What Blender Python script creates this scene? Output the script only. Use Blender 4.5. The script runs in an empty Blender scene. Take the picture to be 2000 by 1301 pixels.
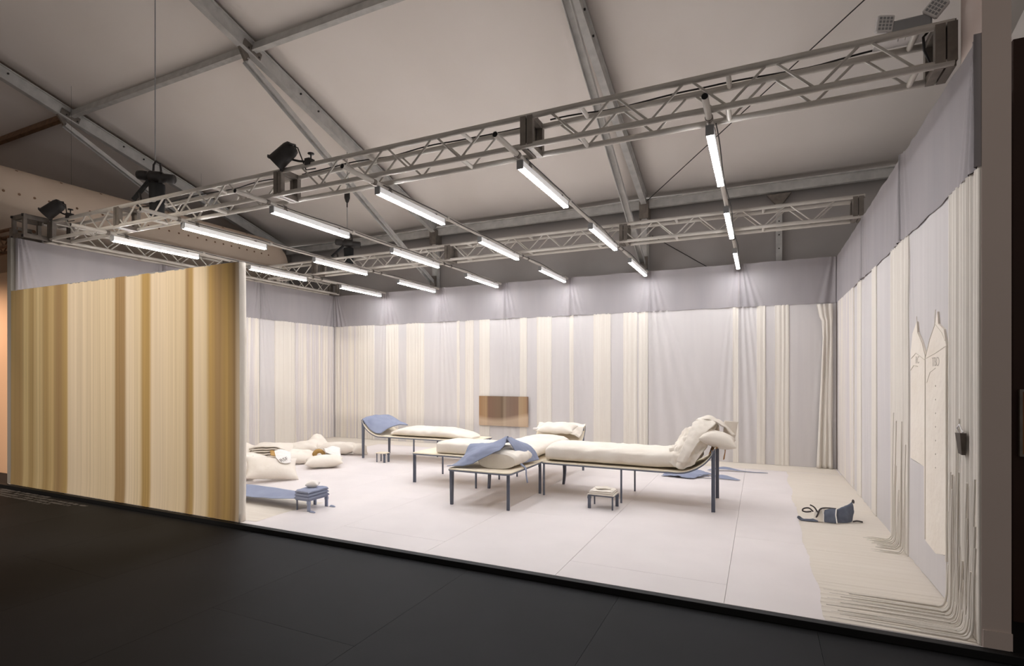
import bpy, math, random
import numpy as np
from mathutils import Vector, Matrix, Euler, noise as mnoise

random.seed(7); rng = np.random.default_rng(7)
scn = bpy.context.scene
COL = scn.collection
PI = math.pi

# ------------------------------------------------------------------ camera, world, exposure
cam = bpy.data.cameras.new('camera'); camo = bpy.data.objects.new('camera', cam); COL.objects.link(camo)
cam.sensor_width = 36.0; cam.lens = 1046.0 * 36.0 / 2000.0; cam.shift_y = 81.9 / 2000.0
cam.clip_start = 0.05; cam.clip_end = 200
camo.location = (-1.1555, -10.4696, 1.58); camo.rotation_euler = (PI / 2, 0, 0.4347)
scn.camera = camo
vs = scn.view_settings
vs.view_transform = 'Standard'; vs.look = 'None'; vs.gamma = 1.0; vs.exposure = 0.0; vs.use_curve_mapping = False
world = bpy.data.worlds.new('world'); scn.world = world; world.use_nodes = True
bg = world.node_tree.nodes['Background']; bg.inputs[0].default_value = (1.0, 0.92, 0.86, 1); bg.inputs[1].default_value = 0.30
TUBE_STRENGTH = 90.0

# room dimensions (metres): origin at the back right corner of the white floor
W, D, H1, H2 = 10.97, 6.49, 2.795, 3.572
GROUND = -0.05

# ------------------------------------------------------------------ materials
def lin(c):
    c = c / 255.0
    return c / 12.92 if c <= 0.04045 else ((c + 0.055) / 1.055) ** 2.4
def rgb(r, g, b): return (lin(r), lin(g), lin(b), 1.0)
MATS = {}
def mat(name, c1, c2=None, scale=(6, 6, 6), rough=0.8, metal=0.0, bump=0.0, bscale=60.0, detail=4.0, spec=0.3, stretch_bump=None, contrast=(0.3, 0.7), sheen=0.0):
    if name in MATS: return MATS[name]
    m = bpy.data.materials.new(name); m.use_nodes = True
    nt = m.node_tree; b = nt.nodes['Principled BSDF']
    b.inputs['Base Color'].default_value = c1
    b.inputs['Roughness'].default_value = rough; b.inputs['Metallic'].default_value = metal
    b.inputs['Specular IOR Level'].default_value = spec
    if sheen: b.inputs['Sheen Weight'].default_value = sheen
    g = nt.nodes.new('ShaderNodeNewGeometry')
    if c2 is not None:
        mp = nt.nodes.new('ShaderNodeMapping'); mp.inputs['Scale'].default_value = scale
        n = nt.nodes.new('ShaderNodeTexNoise'); n.inputs['Scale'].default_value = 1.0; n.inputs['Detail'].default_value = detail
        r = nt.nodes.new('ShaderNodeValToRGB')
        r.color_ramp.elements[0].position = contrast[0]; r.color_ramp.elements[0].color = c1
        r.color_ramp.elements[1].position = contrast[1]; r.color_ramp.elements[1].color = c2
        nt.links.new(g.outputs['Position'], mp.inputs['Vector']); nt.links.new(mp.outputs[0], n.inputs['Vector'])
        nt.links.new(n.outputs['Fac'], r.inputs['Fac']); nt.links.new(r.outputs['Color'], b.inputs['Base Color'])
    if bump:
        mp2 = nt.nodes.new('ShaderNodeMapping'); mp2.inputs['Scale'].default_value = stretch_bump or (bscale,) * 3
        n2 = nt.nodes.new('ShaderNodeTexNoise'); n2.inputs['Scale'].default_value = 1.0; n2.inputs['Detail'].default_value = 3.0
        bp = nt.nodes.new('ShaderNodeBump'); bp.inputs['Strength'].default_value = bump; bp.inputs['Distance'].default_value = 0.004
        nt.links.new(g.outputs['Position'], mp2.inputs['Vector']); nt.links.new(mp2.outputs[0], n2.inputs['Vector'])
        nt.links.new(n2.outputs['Fac'], bp.inputs['Height']); nt.links.new(bp.outputs[0], b.inputs['Normal'])
    MATS[name] = m
    return m
def ramp_mat(name, axis, stops, vary=0.12, freq=40.0, rough=0.85, smooth=True):
    """printed cloth: colour runs along one world axis (stops = [(metres, colour)]), with fine thread streaks"""
    m = bpy.data.materials.new(name); m.use_nodes = True
    nt = m.node_tree; b = nt.nodes['Principled BSDF']; b.inputs['Roughness'].default_value = rough; b.inputs['Specular IOR Level'].default_value = 0.2
    g = nt.nodes.new('ShaderNodeNewGeometry'); s = nt.nodes.new('ShaderNodeSeparateXYZ'); nt.links.new(g.outputs['Position'], s.inputs[0])
    lo, hi = stops[0][0], stops[-1][0]
    mr = nt.nodes.new('ShaderNodeMapRange'); mr.inputs['From Min'].default_value = lo; mr.inputs['From Max'].default_value = hi
    nt.links.new(s.outputs[axis], mr.inputs['Value'])
    r = nt.nodes.new('ShaderNodeValToRGB'); cr = r.color_ramp
    cr.interpolation = 'EASE' if smooth else 'LINEAR'
    while len(cr.elements) > 1: cr.elements.remove(cr.elements[-1])
    for i, (p, c) in enumerate(stops):
        e = cr.elements[0] if i == 0 else cr.elements.new((p - lo) / (hi - lo))
        e.position = (p - lo) / (hi - lo); e.color = c
    nt.links.new(mr.outputs[0], r.inputs['Fac'])
    mp = nt.nodes.new('ShaderNodeMapping'); mp.inputs['Scale'].default_value = (freq if axis == 0 else 0.5, freq if axis == 1 else 0.5, 0.25)
    n = nt.nodes.new('ShaderNodeTexNoise'); n.inputs['Scale'].default_value = 1.0; n.inputs['Detail'].default_value = 4
    nt.links.new(g.outputs['Position'], mp.inputs['Vector']); nt.links.new(mp.outputs[0], n.inputs['Vector'])
    mr2 = nt.nodes.new('ShaderNodeMapRange'); mr2.inputs['From Min'].default_value = 0.25; mr2.inputs['From Max'].default_value = 0.75
    mr2.inputs['To Min'].default_value = 1.0 - vary; mr2.inputs['To Max'].default_value = 1.0 + vary
    nt.links.new(n.outputs['Fac'], mr2.inputs['Value'])
    mx = nt.nodes.new('ShaderNodeMix'); mx.data_type = 'RGBA'; mx.blend_type = 'MULTIPLY'; mx.inputs['Factor'].default_value = 1.0
    cmb = nt.nodes.new('ShaderNodeCombineColor')
    for k in range(3): nt.links.new(mr2.outputs[0], cmb.inputs[k])
    nt.links.new(r.outputs['Color'], mx.inputs[6]); nt.links.new(cmb.outputs[0], mx.inputs[7]); nt.links.new(mx.outputs[2], b.inputs['Base Color'])
    return m
def emit_mat(name, col, strength):
    m = bpy.data.materials.new(name); m.use_nodes = True
    b = m.node_tree.nodes['Principled BSDF']; b.inputs['Base Color'].default_value = (1, 1, 1, 1)
    b.inputs['Emission Color'].default_value = col; b.inputs['Emission Strength'].default_value = strength
    return m

M_FLOOR = mat('white_painted_board', rgb(228, 220, 218), rgb(220, 212, 210), scale=(1.5, 1.5, 1.5), rough=0.45, spec=0.35)
M_UNDER = mat('grey_underlay', rgb(120, 112, 108), rough=0.9)
M_BLACKFLOOR = mat('charcoal_floor_board', rgb(24, 24, 25), rgb(31, 31, 33), scale=(1.2, 1.2, 1.2), rough=0.6, spec=0.12, bump=0.15, bscale=250)
M_BLACKFLOOR2 = mat('charcoal_floor_board_paler', rgb(27, 27, 28), rgb(34, 34, 36), scale=(1.2, 1.2, 1.2), rough=0.6, spec=0.12, bump=0.15, bscale=250)
M_KERB = mat('black_edge_strip', rgb(9, 9, 10), rgb(16, 15, 16), scale=(3, 3, 3), rough=0.6)
M_WALL = mat('grey_wall_board', rgb(206, 191, 183), rgb(200, 185, 177), scale=(1, 1, 1), rough=0.8)
M_WALL2 = mat('dull_grey_wall_edge', rgb(142, 136, 128), rgb(134, 128, 121), scale=(1, 1, 1), rough=0.85)
M_CREAM = mat('cream_cotton', rgb(234, 226, 215), rgb(227, 217, 204), scale=(3, 3, 3), rough=0.9, bump=1.0, bscale=16, spec=0.15)
M_CREAM_STREAK = mat('cream_pleated_cotton', rgb(221, 215, 206), rgb(214, 206, 196), scale=(45, 45, 0.35), rough=0.9, spec=0.15, bump=0.6, stretch_bump=(120, 120, 0.6))
M_CREAM_FLOOR = mat('cream_floor_cotton', rgb(222, 213, 201), rgb(215, 205, 192), scale=(1.2, 30, 4), rough=0.9, spec=0.15, bump=0.4, stretch_bump=(1.0, 150, 10))
M_LAV = mat('pale_lavender_grey_cotton', rgb(205, 200, 198), rgb(199, 194, 193), scale=(5, 5, 0.4), rough=0.9, spec=0.15, bump=0.25, stretch_bump=(60, 60, 1.2))
M_GREY = mat('mid_grey_cotton', rgb(158, 152, 153), rgb(151, 146, 148), scale=(4, 4, 0.6), rough=0.9, spec=0.15, bump=0.2, stretch_bump=(50, 50, 2))
M_MIX = mat('mixed_cream_grey_pleats', rgb(222, 214, 202), rgb(204, 197, 196), scale=(16, 16, 0.25), rough=0.9, spec=0.15, contrast=(0.42, 0.58), bump=0.6, stretch_bump=(120, 120, 0.6))
M_BLUE = mat('dusty_blue_cotton', rgb(148, 154, 174), rgb(138, 144, 165), scale=(5, 5, 5), rough=0.9, spec=0.12, bump=0.2, bscale=300)
M_NAVY = mat('slate_navy_denim', rgb(104, 109, 122), rgb(92, 97, 110), scale=(20, 20, 20), rough=0.9, bump=0.2, bscale=300)
M_NAVYTRIM = mat('dark_hem_binding', rgb(78, 72, 72), rough=0.9)
M_POUCH = mat('dark_taupe_canvas', rgb(96, 88, 82), rgb(84, 76, 70), scale=(20, 20, 20), rough=0.9)
M_SLATE = mat('slate_blue_steel', rgb(108, 112, 124), rgb(98, 102, 114), scale=(6, 6, 6), rough=0.5, metal=0.2)
M_TOP = mat('cream_canvas_sling', rgb(232, 220, 198), rgb(226, 212, 190), scale=(6, 6, 6), rough=0.85, bump=0.1, bscale=400)
M_STEEL = mat('galvanised_steel', rgb(196, 194, 190), rgb(174, 172, 169), scale=(7, 7, 7), rough=0.55, metal=0.2, detail=6)
M_ALU = mat('dull_aluminium_tube', rgb(198, 192, 184), rgb(180, 174, 166), scale=(5, 5, 5), rough=0.45, metal=0.15)
M_ALUD = mat('weathered_aluminium_plate', rgb(132, 124, 116), rgb(112, 105, 98), scale=(12, 12, 12), rough=0.55, metal=0.5)
M_ROOF = mat('translucent_white_membrane', rgb(235, 228, 222), rgb(228, 220, 213), scale=(0.5, 0.5, 0.5), rough=0.75, bump=0.3, bscale=1.2)
M_TENTWALL = mat('grey_tent_wall_fabric', rgb(170, 164, 160), rgb(158, 153, 150), scale=(0.8, 0.8, 0.8), rough=0.8, bump=0.5, bscale=2)
M_DUCT = mat('beige_duct_fabric', rgb(196, 178, 160), rgb(188, 170, 152), scale=(1.5, 1.5, 1.5), rough=0.8)
M_BLACK = mat('black_enamel', rgb(52, 48, 46), rgb(40, 37, 36), scale=(10, 10, 10), rough=0.45)
M_RUBBER = mat('black_rubber', rgb(18, 17, 17), rough=0.7)
M_WHITEMETAL = mat('white_lacquered_metal', rgb(226, 222, 220), rgb(218, 214, 212), scale=(6, 6, 6), rough=0.4)
M_GREYMETAL = mat('grey_plastic_case', rgb(150, 150, 150), rgb(140, 140, 141), scale=(6, 6, 6), rough=0.5)
M_PAPER = mat('white_paper_cloth', rgb(238, 232, 226), rgb(228, 222, 217), scale=(20, 20, 20), rough=0.9)
M_OCHRE = mat('ochre_kraft', rgb(176, 140, 84), rgb(160, 124, 72), scale=(20, 20, 20), rough=0.85)
M_BROWNC = mat('raw_tan_lining', rgb(166, 124, 82), rgb(150, 110, 70), scale=(15, 15, 15), rough=0.9)
M_INK = mat('faint_grey_print', rgb(186, 176, 164), rough=0.9)
M_INK2 = mat('grey_stamped_ink', rgb(120, 114, 108), rough=0.9)
M_SEAM = mat('stitched_seam', rgb(212, 203, 189), rough=0.9)
M_PEACH = mat('peach_wall_paint', rgb(214, 176, 144), rgb(205, 168, 138), scale=(0.6, 0.6, 0.6), rough=0.85)
M_MAROON = mat('dark_maroon_wall', rgb(58, 36, 28), rgb(44, 26, 20), scale=(1.5, 1.5, 1.5), rough=0.7)
M_WOOD = mat('amber_wood', rgb(150, 100, 50), rgb(112, 68, 30), scale=(3, 20, 2), rough=0.5)
M_WARMBROWN = mat('warm_lit_brown_metal', rgb(130, 100, 76), rgb(104, 80, 62), scale=(10, 10, 10), rough=0.6, metal=0.3)  # warm light put into the outer truss's brown; purlin and nozzles share it
M_VINYL = mat('grey_vinyl_lettering', rgb(98, 94, 92), rough=0.7)
M_HOUSINGGLOW = emit_mat('white_housing_added_glow', (1.0, 0.97, 0.96, 1), 0.10)  # faint emission added so the white tube housing looks lit
M_TUBE = emit_mat('lit_tube_diffuser', (0.972, 0.975, 1.0, 1), TUBE_STRENGTH)

# ------------------------------------------------------------------ mesh helpers
ORIG = {}
class MB:
    """collects world-space geometry for ONE mesh object"""
    def __init__(s): s.v = []; s.f = []; s.sm = []
    def add(s, vs_, fs, smooth=False):
        o = len(s.v); s.v += [tuple(map(float, p)) for p in vs_]; s.f += [tuple(i + o for i in f) for f in fs]; s.sm += [smooth] * len(fs); return s
    def box(s, x0, x1, y0, y1, z0, z1):
        v = [(x, y, z) for z in (z0, z1) for y in (y0, y1) for x in (x0, x1)]
        return s.add(v, [(0, 2, 3, 1), (4, 5, 7, 6), (0, 1, 5, 4), (2, 6, 7, 3), (0, 4, 6, 2), (1, 3, 7, 5)])
    def cbox(s, x0, x1, y0, y1, z0, z1, c=0.004):
        """box with chamfered vertical and horizontal edges"""
        v = []; rings = [(z0, c), (z0 + c, 0), (z1 - c, 0), (z1, c)]
        for z, k in rings:
            a0, a1, b0, b1 = x0 + k, x1 - k, y0 + k, y1 - k
            v += [(a0 + c, b0, z), (a1 - c, b0, z), (a1, b0 + c, z), (a1, b1 - c, z), (a1 - c, b1, z), (a0 + c, b1, z), (a0, b1 - c, z), (a0, b0 + c, z)]
        f = [tuple(range(7, -1, -1)), tuple(range(24, 32))]
        for r in range(3):
            for i in range(8): j = (i + 1) % 8; f.append((r * 8 + i, r * 8 + j, r * 8 + 8 + j, r * 8 + 8 + i))
        return s.add(v, f)
    def beam(s, p, q, w, h, up=(0, 0, 1)):
        """rectangular bar from p to q: w across, h along up"""
        p, q = Vector(p), Vector(q); d = (q - p).normalized(); u = Vector(up); r = d.cross(u).normalized(); u = r.cross(d).normalized()
        v = []
        for c in (p, q):
            for a, b in ((-1, -1), (1, -1), (1, 1), (-1, 1)): v.append(c + r * (a * w / 2) + u * (b * h / 2))
        return s.add(v, [(0, 3, 2, 1), (4, 5, 6, 7), (0, 1, 5, 4), (1, 2, 6, 5), (2, 3, 7, 6), (3, 0, 4, 7)])
    def tube(s, pts, r, n=8, cap=True, r2=None):
        pts = [Vector(p) for p in pts]; v = []; f = []
        up = None
        for i, p in enumerate(pts):
            d = (pts[min(i + 1, len(pts) - 1)] - pts[max(i - 1, 0)]).normalized()
            if up is None:
                up = Vector((0, 0, 1)) if abs(d.z) < 0.9 else Vector((1, 0, 0))
            a = d.cross(up).normalized(); b = a.cross(d).normalized(); up = b
            rr = r if r2 is None else r + (r2 - r) * i / max(1, len(pts) - 1)
            for k in range(n):
                t = 2 * PI * k / n; v.append(p + a * (rr * math.cos(t)) + b * (rr * math.sin(t)))
        for i in range(len(pts) - 1):
            for k in range(n):
                j = (k + 1) % n; f.append((i * n + k, i * n + j, i * n + n + j, i * n + n + k))
        s.add(v, f, True)
        if cap: s.add(v[:n], [tuple(range(n - 1, -1, -1))]); s.add(v[-n:], [tuple(range(n))])
        return s
    def lathe(s, origin, axis, prof, n=20):
        """prof = [(distance along axis, radius)]"""
        o = Vector(origin); d = Vector(axis).normalized(); t = Vector((0, 0, 1)) if abs(d.z) < 0.9 else Vector((1, 0, 0))
        a = d.cross(t).normalized(); b = a.cross(d); v = []; f = []
        for (l, r) in prof:
            for k in range(n):
                q = 2 * PI * k / n; v.append(o + d * l + a * (r * math.cos(q)) + b * (r * math.sin(q)))
        for i in range(len(prof) - 1):
            for k in range(n):
                j = (k + 1) % n; f.append((i * n + k, i * n + j, i * n + n + j, i * n + n + k))
        return s.add(v, f, True)
    def grid(s, P, thick=0.0, smooth=True, closeu=False):
        """P: (m,n,3) array; thick > 0 gives a closed slab"""
        P = np.asarray(P, float); m, n = P.shape[:2]
        def fc(o, flip):
            F = []
            for i in range(m if closeu else m - 1):
                i2 = (i + 1) % m
                for j in range(n - 1):
                    q = (o + i * n + j, o + i2 * n + j, o + i2 * n + j + 1, o + i * n + j + 1)
                    F.append(q[::-1] if flip else q)
            return F
        if thick <= 0: return s.add(P.reshape(-1, 3), fc(0, False), smooth)
        du = np.gradient(P, axis=0); dv = np.gradient(P, axis=1); N = np.cross(du, dv); N /= np.linalg.norm(N, axis=2, keepdims=True) + 1e-12
        Q = P - N * thick; k = m * n
        F = fc(0, False) + fc(k, True)
        for j in range(n - 1): F.append((j, j + 1, k + j + 1, k + j)); F.append(((m - 1) * n + j + 1, (m - 1) * n + j, k + (m - 1) * n + j, k + (m - 1) * n + j + 1))
        for i in range(m - 1): F.append(((i + 1) * n, i * n, k + i * n, k + (i + 1) * n)); F.append((i * n + n - 1, (i + 1) * n + n - 1, k + (i + 1) * n + n - 1, k + i * n + n - 1))
        return s.add(np.concatenate([P.reshape(-1, 3), Q.reshape(-1, 3)]), F, smooth)
    def xform(s, M):
        s.v = [tuple(M @ Vector(p)) for p in s.v]; return s
    def build(s, name, material, parent=None, label=None, cat=None, group=None, kind=None, origin=None):
        me = bpy.data.meshes.new(name)
        if parent is not None: o = ORIG[parent.name]
        elif origin is not None: o = origin
        else:
            A = np.array(s.v); lo, hi = A.min(0), A.max(0); o = ((lo[0] + hi[0]) / 2, (lo[1] + hi[1]) / 2, lo[2])
        me.from_pydata([(p[0] - o[0], p[1] - o[1], p[2] - o[2]) for p in s.v], [], s.f)
        me.polygons.foreach_set('use_smooth', s.sm); me.materials.append(material); me.update()
        ob = bpy.data.objects.new(name, me); COL.objects.link(ob)
        if parent is not None: ob.parent = parent
        else: ob.location = o
        ORIG[ob.name] = o
        tag(ob, label, cat, group, kind)
        return ob
def tag(o, label=None, cat=None, group=None, kind=None):
    if label: o['label'] = label
    if cat: o['category'] = cat
    if group: o['group'] = group
    if kind: o['kind'] = kind
    return o
def thing(name, loc, label, cat, group=None, kind=None):
    o = bpy.data.objects.new(name, None); o.empty_display_size = 0.1; COL.objects.link(o); o.location = loc
    ORIG[o.name] = tuple(loc)
    return tag(o, label, cat, group, kind)
def inst(src, parent, world_loc):
    """one more piece sharing src's mesh (mesh is centred on its own origin)"""
    c = bpy.data.objects.new(src.name.split('.')[0], src.data); COL.objects.link(c); c.parent = parent
    o = ORIG[parent.name]; c.location = (world_loc[0] - o[0], world_loc[1] - o[1], world_loc[2] - o[2]); ORIG[c.name] = tuple(world_loc)
    return c
def nz(x, y=0.0, z=0.0): return mnoise.noise(Vector((x, y, z)))
def catmull(C, m, n):
    """smooth (m,n,3) surface through a control grid"""
    C = np.asarray(C, float)
    def ax(A, k):
        N = A.shape[0]; out = []
        for t in np.linspace(0, N - 1, k):
            i = min(int(t), N - 2); u = t - i
            p1, p2 = A[i], A[i + 1]; p0 = A[i - 1] if i > 0 else 2 * p1 - p2; p3 = A[i + 2] if i + 2 < N else 2 * p2 - p1
            out.append(0.5 * (2 * p1 + (p2 - p0) * u + (2 * p0 - 5 * p1 + 4 * p2 - p3) * u * u + (3 * p1 - p0 - 3 * p2 + p3) * u ** 3))
        return np.array(out)
    A = ax(C, m); return ax(A.transpose(1, 0, 2), n).transpose(1, 0, 2)
def wrinkle(P, amp, freq, seed=0.0, lo=None):
    P = np.array(P); m, n = P.shape[:2]
    du = np.gradient(P, axis=0); dv = np.gradient(P, axis=1); N = np.cross(du, dv); N /= np.linalg.norm(N, axis=2, keepdims=True) + 1e-12
    for i in range(m):
        for j in range(n):
            p = P[i, j]; a = nz(p[0] * freq + seed, p[1] * freq - seed, p[2] * freq) + 0.5 * nz(p[0] * freq * 2.3 + seed, p[1] * freq * 2.3, p[2] * freq * 2.3 + 3)
            P[i, j] = p + N[i, j] * (1 - 2 * abs(a)) * amp
    if lo is not None: P[..., 2] = np.maximum(P[..., 2], lo)
    return P
def text_part(txt, size, M, name, material, parent, thick=0.0006):
    cu = bpy.data.curves.new('lettering', 'FONT'); cu.body = txt; cu.size = size; cu.extrude = thick; cu.align_x = 'CENTER'
    t = bpy.data.objects.new('lettering_source', cu); COL.objects.link(t)
    bpy.context.view_layer.update()
    me = bpy.data.meshes.new_from_object(t.evaluated_get(bpy.context.evaluated_depsgraph_get()))
    bpy.data.objects.remove(t); bpy.data.curves.remove(cu)
    b = MB(); b.add([M @ v.co for v in me.vertices], [tuple(p.vertices) for p in me.polygons]); bpy.data.meshes.remove(me)
    return b.build(name, material, parent)

# ================================================================== STRUCTURE
# white floor: underlay slab plus boards laid with hairline joints
fl = MB().box(-W - 0.1, 0.145, -D - 0.005, 0.12, GROUND, -0.013).build('floor', M_UNDER, None, kind='structure', label='white board platform floor of the exhibition room')
bw, g = 1.241, 0.0022
xe = [0.0 + 0.14]
k = 0
while xe[-1] > -W - 0.05: xe.append(xe[-1] - (1.526 if k == 0 else bw)); k += 1
xe[-1] = -W - 0.1
for i in range(len(xe) - 1):
    ys = [-D - 0.005] + ([-4.80, -2.36] if i % 2 == 0 else [-6.13, -3.69, -1.25]) + [0.12]
    for j in range(len(ys) - 1):
        b = MB(); c = 0.0012
        x0, x1, y0, y1 = xe[i + 1] + g / 2, xe[i] - g / 2, ys[j] + g / 2, ys[j + 1] - g / 2
        v = [(x0, y0, -0.0128), (x1, y0, -0.0128), (x1, y1, -0.0128), (x0, y1, -0.0128), (x0, y0, -c), (x1, y0, -c), (x1, y1, -c), (x0, y1, -c), (x0 + c, y0 + c, 0), (x1 - c, y0 + c, 0), (x1 - c, y1 - c, 0), (x0 + c, y1 - c, 0)]
        b.add(v, [(0, 1, 5, 4), (1, 2, 6, 5), (2, 3, 7, 6), (3, 0, 4, 7), (4, 5, 9, 8), (5, 6, 10, 9), (6, 7, 11, 10), (7, 4, 8, 11), (8, 9, 10, 11)])
        b.build('floor_board', M_FLOOR, fl)
# dark hall floor with wide boards
hf = MB().box(-18.4, 6.4, -14.0, 0.75, GROUND - 0.06, GROUND - 0.013).build('floor_hall', M_KERB, None, kind='structure', label='dark charcoal floor of the tent hall in front')
px = [-2.1 + 1.27 * k for k in range(-10, 6)]
for i in range(len(px) - 1):
    ys = [-14.0, -11.6, -9.15, -6.556] if i % 2 else [-12.8, -10.4, -7.95, -6.556]
    for j in range(3):
        MB().box(px[i] + 0.001, px[i + 1] - 0.001, ys[j] + 0.001, ys[j + 1] - 0.001, GROUND - 0.013, GROUND).build('floor_panel', M_BLACKFLOOR if (i + j) % 3 else M_BLACKFLOOR2, hf)
MB().box(-18.3, -11.34, -6.556, 0.7, GROUND - 0.013, GROUND).build('floor_panel', M_BLACKFLOOR, hf)
MB().box(0.20, 6.3, -6.556, 0.7, GROUND - 0.013, GROUND).build('floor_panel', M_BLACKFLOOR, hf)
MB().cbox(-11.33, 0.19, -6.555, -6.4955, GROUND, -0.0015, 0.002).build('trim_1', M_KERB, None, kind='structure', label='black edge strip along the front of the platform')
# walls (boards behind the drapes)
MB().box(-W - 0.04, 0.02, 0.0, 0.10, 0, H2 - 0.005).build('wall_back', M_WALL, kind='structure', label='back wall of the room behind the drapes')
MB().box(-W - 0.14, -W - 0.04, -D, 0.10, 0, H2).build('wall_left', M_WALL2, kind='structure', label='left wall of the room behind the drapes')
MB().box(0.035, 0.14, -6.131, 0.10, 0, H2 - 0.005).build('wall_right', M_WALL, kind='structure', label='right wall of the room behind the drapes')
MB().box(-W - 0.04, -6.225, -D + 0.012, -D + 0.055, 0, H1 - 0.01).build('wall_front', M_WALL, kind='structure', label='short front wall behind the ochre striped curtain')
pb = MB().box(0.012, 0.145, -D, -6.131, 0, 5.6).build('wall_pillar', M_WALL, kind='structure', label='tall grey post at the front end of the right wall')
MB().box(0.016, 0.149, -D - 0.008, -D, 0.001, 0.10).build('baseboard_pillar', M_WALL, kind='structure', label='low skirting at the foot of the grey post')

# ------------------------------------------------------------------ tent
def zroof(y): return 6.72 - 0.295 * (y + 4.64)
ce = thing('ceiling', (-6, -5, 5), 'white membrane roof of the tent hall', None, kind='structure')
RX = [-18.28, -13.28, -8.28, -3.28, 1.72, 6.4]
for i in range(5):
    xs = np.linspace(RX[i], RX[i + 1], 13); ysr = np.linspace(-13.5, 0.62, 15)
    P = np.array([[(x, y, zroof(y) + 0.035 - 0.03 * math.sin(PI * (x - RX[i]) / (RX[i + 1] - RX[i])) * (1 + 0.3 * nz(x * 0.6, y * 0.6))) for y in ysr] for x in xs])
    MB().grid(P, 0.004).build('roof_panel', M_ROOF, ce)
xs = np.linspace(-18.28, 6.4, 120); zs = np.linspace(GROUND, 5.12, 8)
P = np.array([[(x, 0.64 + 0.02 * nz(x * 1.2, z * 0.5), z) for z in zs] for x in xs])
MB().grid(P, 0.004).build('wall_tent_side', M_TENTWALL, kind='structure', label='grey fabric side wall of the tent behind the room')
P = np.array([[(-18.3 + 0.02 * nz(y, z), y, GROUND + t * (zroof(y) - GROUND)) for t in np.linspace(0, 1, 8)] for y in np.linspace(-13.5, 0.62, 30) for z in [0]])
MB().grid(P, 0.004).build('wall_tent_gable', M_PEACH, kind='structure', label='beige end wall of the tent on the far left')

names = {-13.28: 'furthest left', -8.28: 'middle', -3.28: 'right-hand'}
sl = Vector((0, 1, -0.295)).normalized(); nrm = Vector((0, 0.295, 1)).normalized()
for X in (-13.28, -8.28, -3.28):
    nm = names[X]
    r = thing('rafter', (X, 0.4, 5.0), nm + ' sloping steel roof beam under the white membrane', 'beam', 'roof beams of the tent')
    a, c = Vector((X, -12.6, zroof(-12.6))), Vector((X, 0.5, zroof(0.5)))
    dn = -nrm * 0.12
    MB().beam(a + dn, c + dn, 0.055, 0.20, nrm).build('web', M_STEEL, r)
    MB().beam(a - nrm * 0.225, c - nrm * 0.225, 0.11, 0.022, nrm).build('bottom_flange', M_STEEL, r)
    MB().beam(a - nrm * 0.012, c - nrm * 0.012, 0.11, 0.022, nrm).build('top_flange', M_STEEL, r)
    p = Vector((X + 0.036, -4.64, zroof(-4.64))) - nrm * 0.16
    gp = MB().beam(p - sl * 0.16, p + sl * 0.16, 0.016, 0.15, nrm).build('gusset_plate', M_ALUD, r)
    for y in (-6.2, -5.6, -4.70, -4.52, -3.7, -3.3, -1.6):
        q = Vector((X + 0.027, y, zroof(y))) - nrm * (0.09 if y not in (-4.70, -4.52) else 0.17)
        MB().lathe(q, (1, 0, 0), [(0, 0.016), (0.022, 0.016), (0.026, 0.010), (0.026, 0.0)], 8).build('bolt', M_BLACK, r)
    # knee brace to the column
    kb = thing('knee_brace', (X, 0.3, 3.9), 'slanting steel brace under the ' + nm + ' roof beam', 'beam', 'knee braces of the tent')
    t0, t1 = Vector((X - 0.02, -4.75, zroof(-4.75) - 0.33)), Vector((X - 0.02, 0.42, 3.82))
    MB().beam(t0, t1, 0.10, 0.012, nrm).build('channel_web', M_STEEL, kb)
    for s_ in (-1, 1): MB().beam(t0 + Vector((s_ * 0.05, 0, -0.035)), t1 + Vector((s_ * 0.05, 0, -0.035)), 0.010, 0.08, nrm).build('channel_flange', M_STEEL, kb)
    MB().beam(t0 + Vector((0, 0.02, -0.02)), t0 + Vector((0, -0.10, 0.17)), 0.05, 0.10).build('end_bracket', M_ALUD, kb)
    cl = thing('tent_column', (X, 0.5, GROUND), 'steel tent column carrying the ' + nm + ' roof beam', 'column', 'columns of the tent')
    MB().box(X - 0.05, X + 0.05, 0.42, 0.60, GROUND, 5.0).build('shaft', M_STEEL, cl)
    for s_ in (-1, 1): MB().box(X + s_ * 0.062 - 0.012, X + s_ * 0.062 + 0.012, 0.46, 0.56, GROUND, 5.0).build('side_channel', M_STEEL, cl)
    MB().box(X - 0.09, X + 0.09, 0.36, 0.62, 4.72, 5.06).build('eave_bracket', M_ALUD, cl)
    MB().box(X - 0.075, X + 0.075, 0.36, 0.42, 3.70, 3.95).build('brace_shoe', M_ALUD, cl)
# intermediate post behind the back wall
cp = thing('tent_column', (-0.85, 0.55, GROUND), 'slim steel wall post above the back right corner', 'column', 'columns of the tent')
MB().box(-0.90, -0.80, 0.50, 0.59, GROUND, 4.86).build('shaft', M_STEEL, cp)
MB().add([(-1.05, 0.485, 4.90), (-0.65, 0.485, 4.90), (-0.79, 0.485, 4.72), (-0.91, 0.485, 4.72), (-1.05, 0.58, 4.90), (-0.65, 0.58, 4.90), (-0.79, 0.58, 4.72), (-0.91, 0.58, 4.72)], [(0, 3, 2, 1), (4, 5, 6, 7), (0, 1, 5, 4), (1, 2, 6, 5), (2, 3, 7, 6), (3, 0, 4, 7)]).build('post_head', M_ALUD, cp)
for j, z in enumerate((3.9, 4.15, 4.4)): MB().lathe((-0.85, 0.5, z), (0, -1, 0), [(0, 0.012), (0.008, 0.012), (0.01, 0)], 8).build('bolt', M_BLACK, cp)
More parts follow.
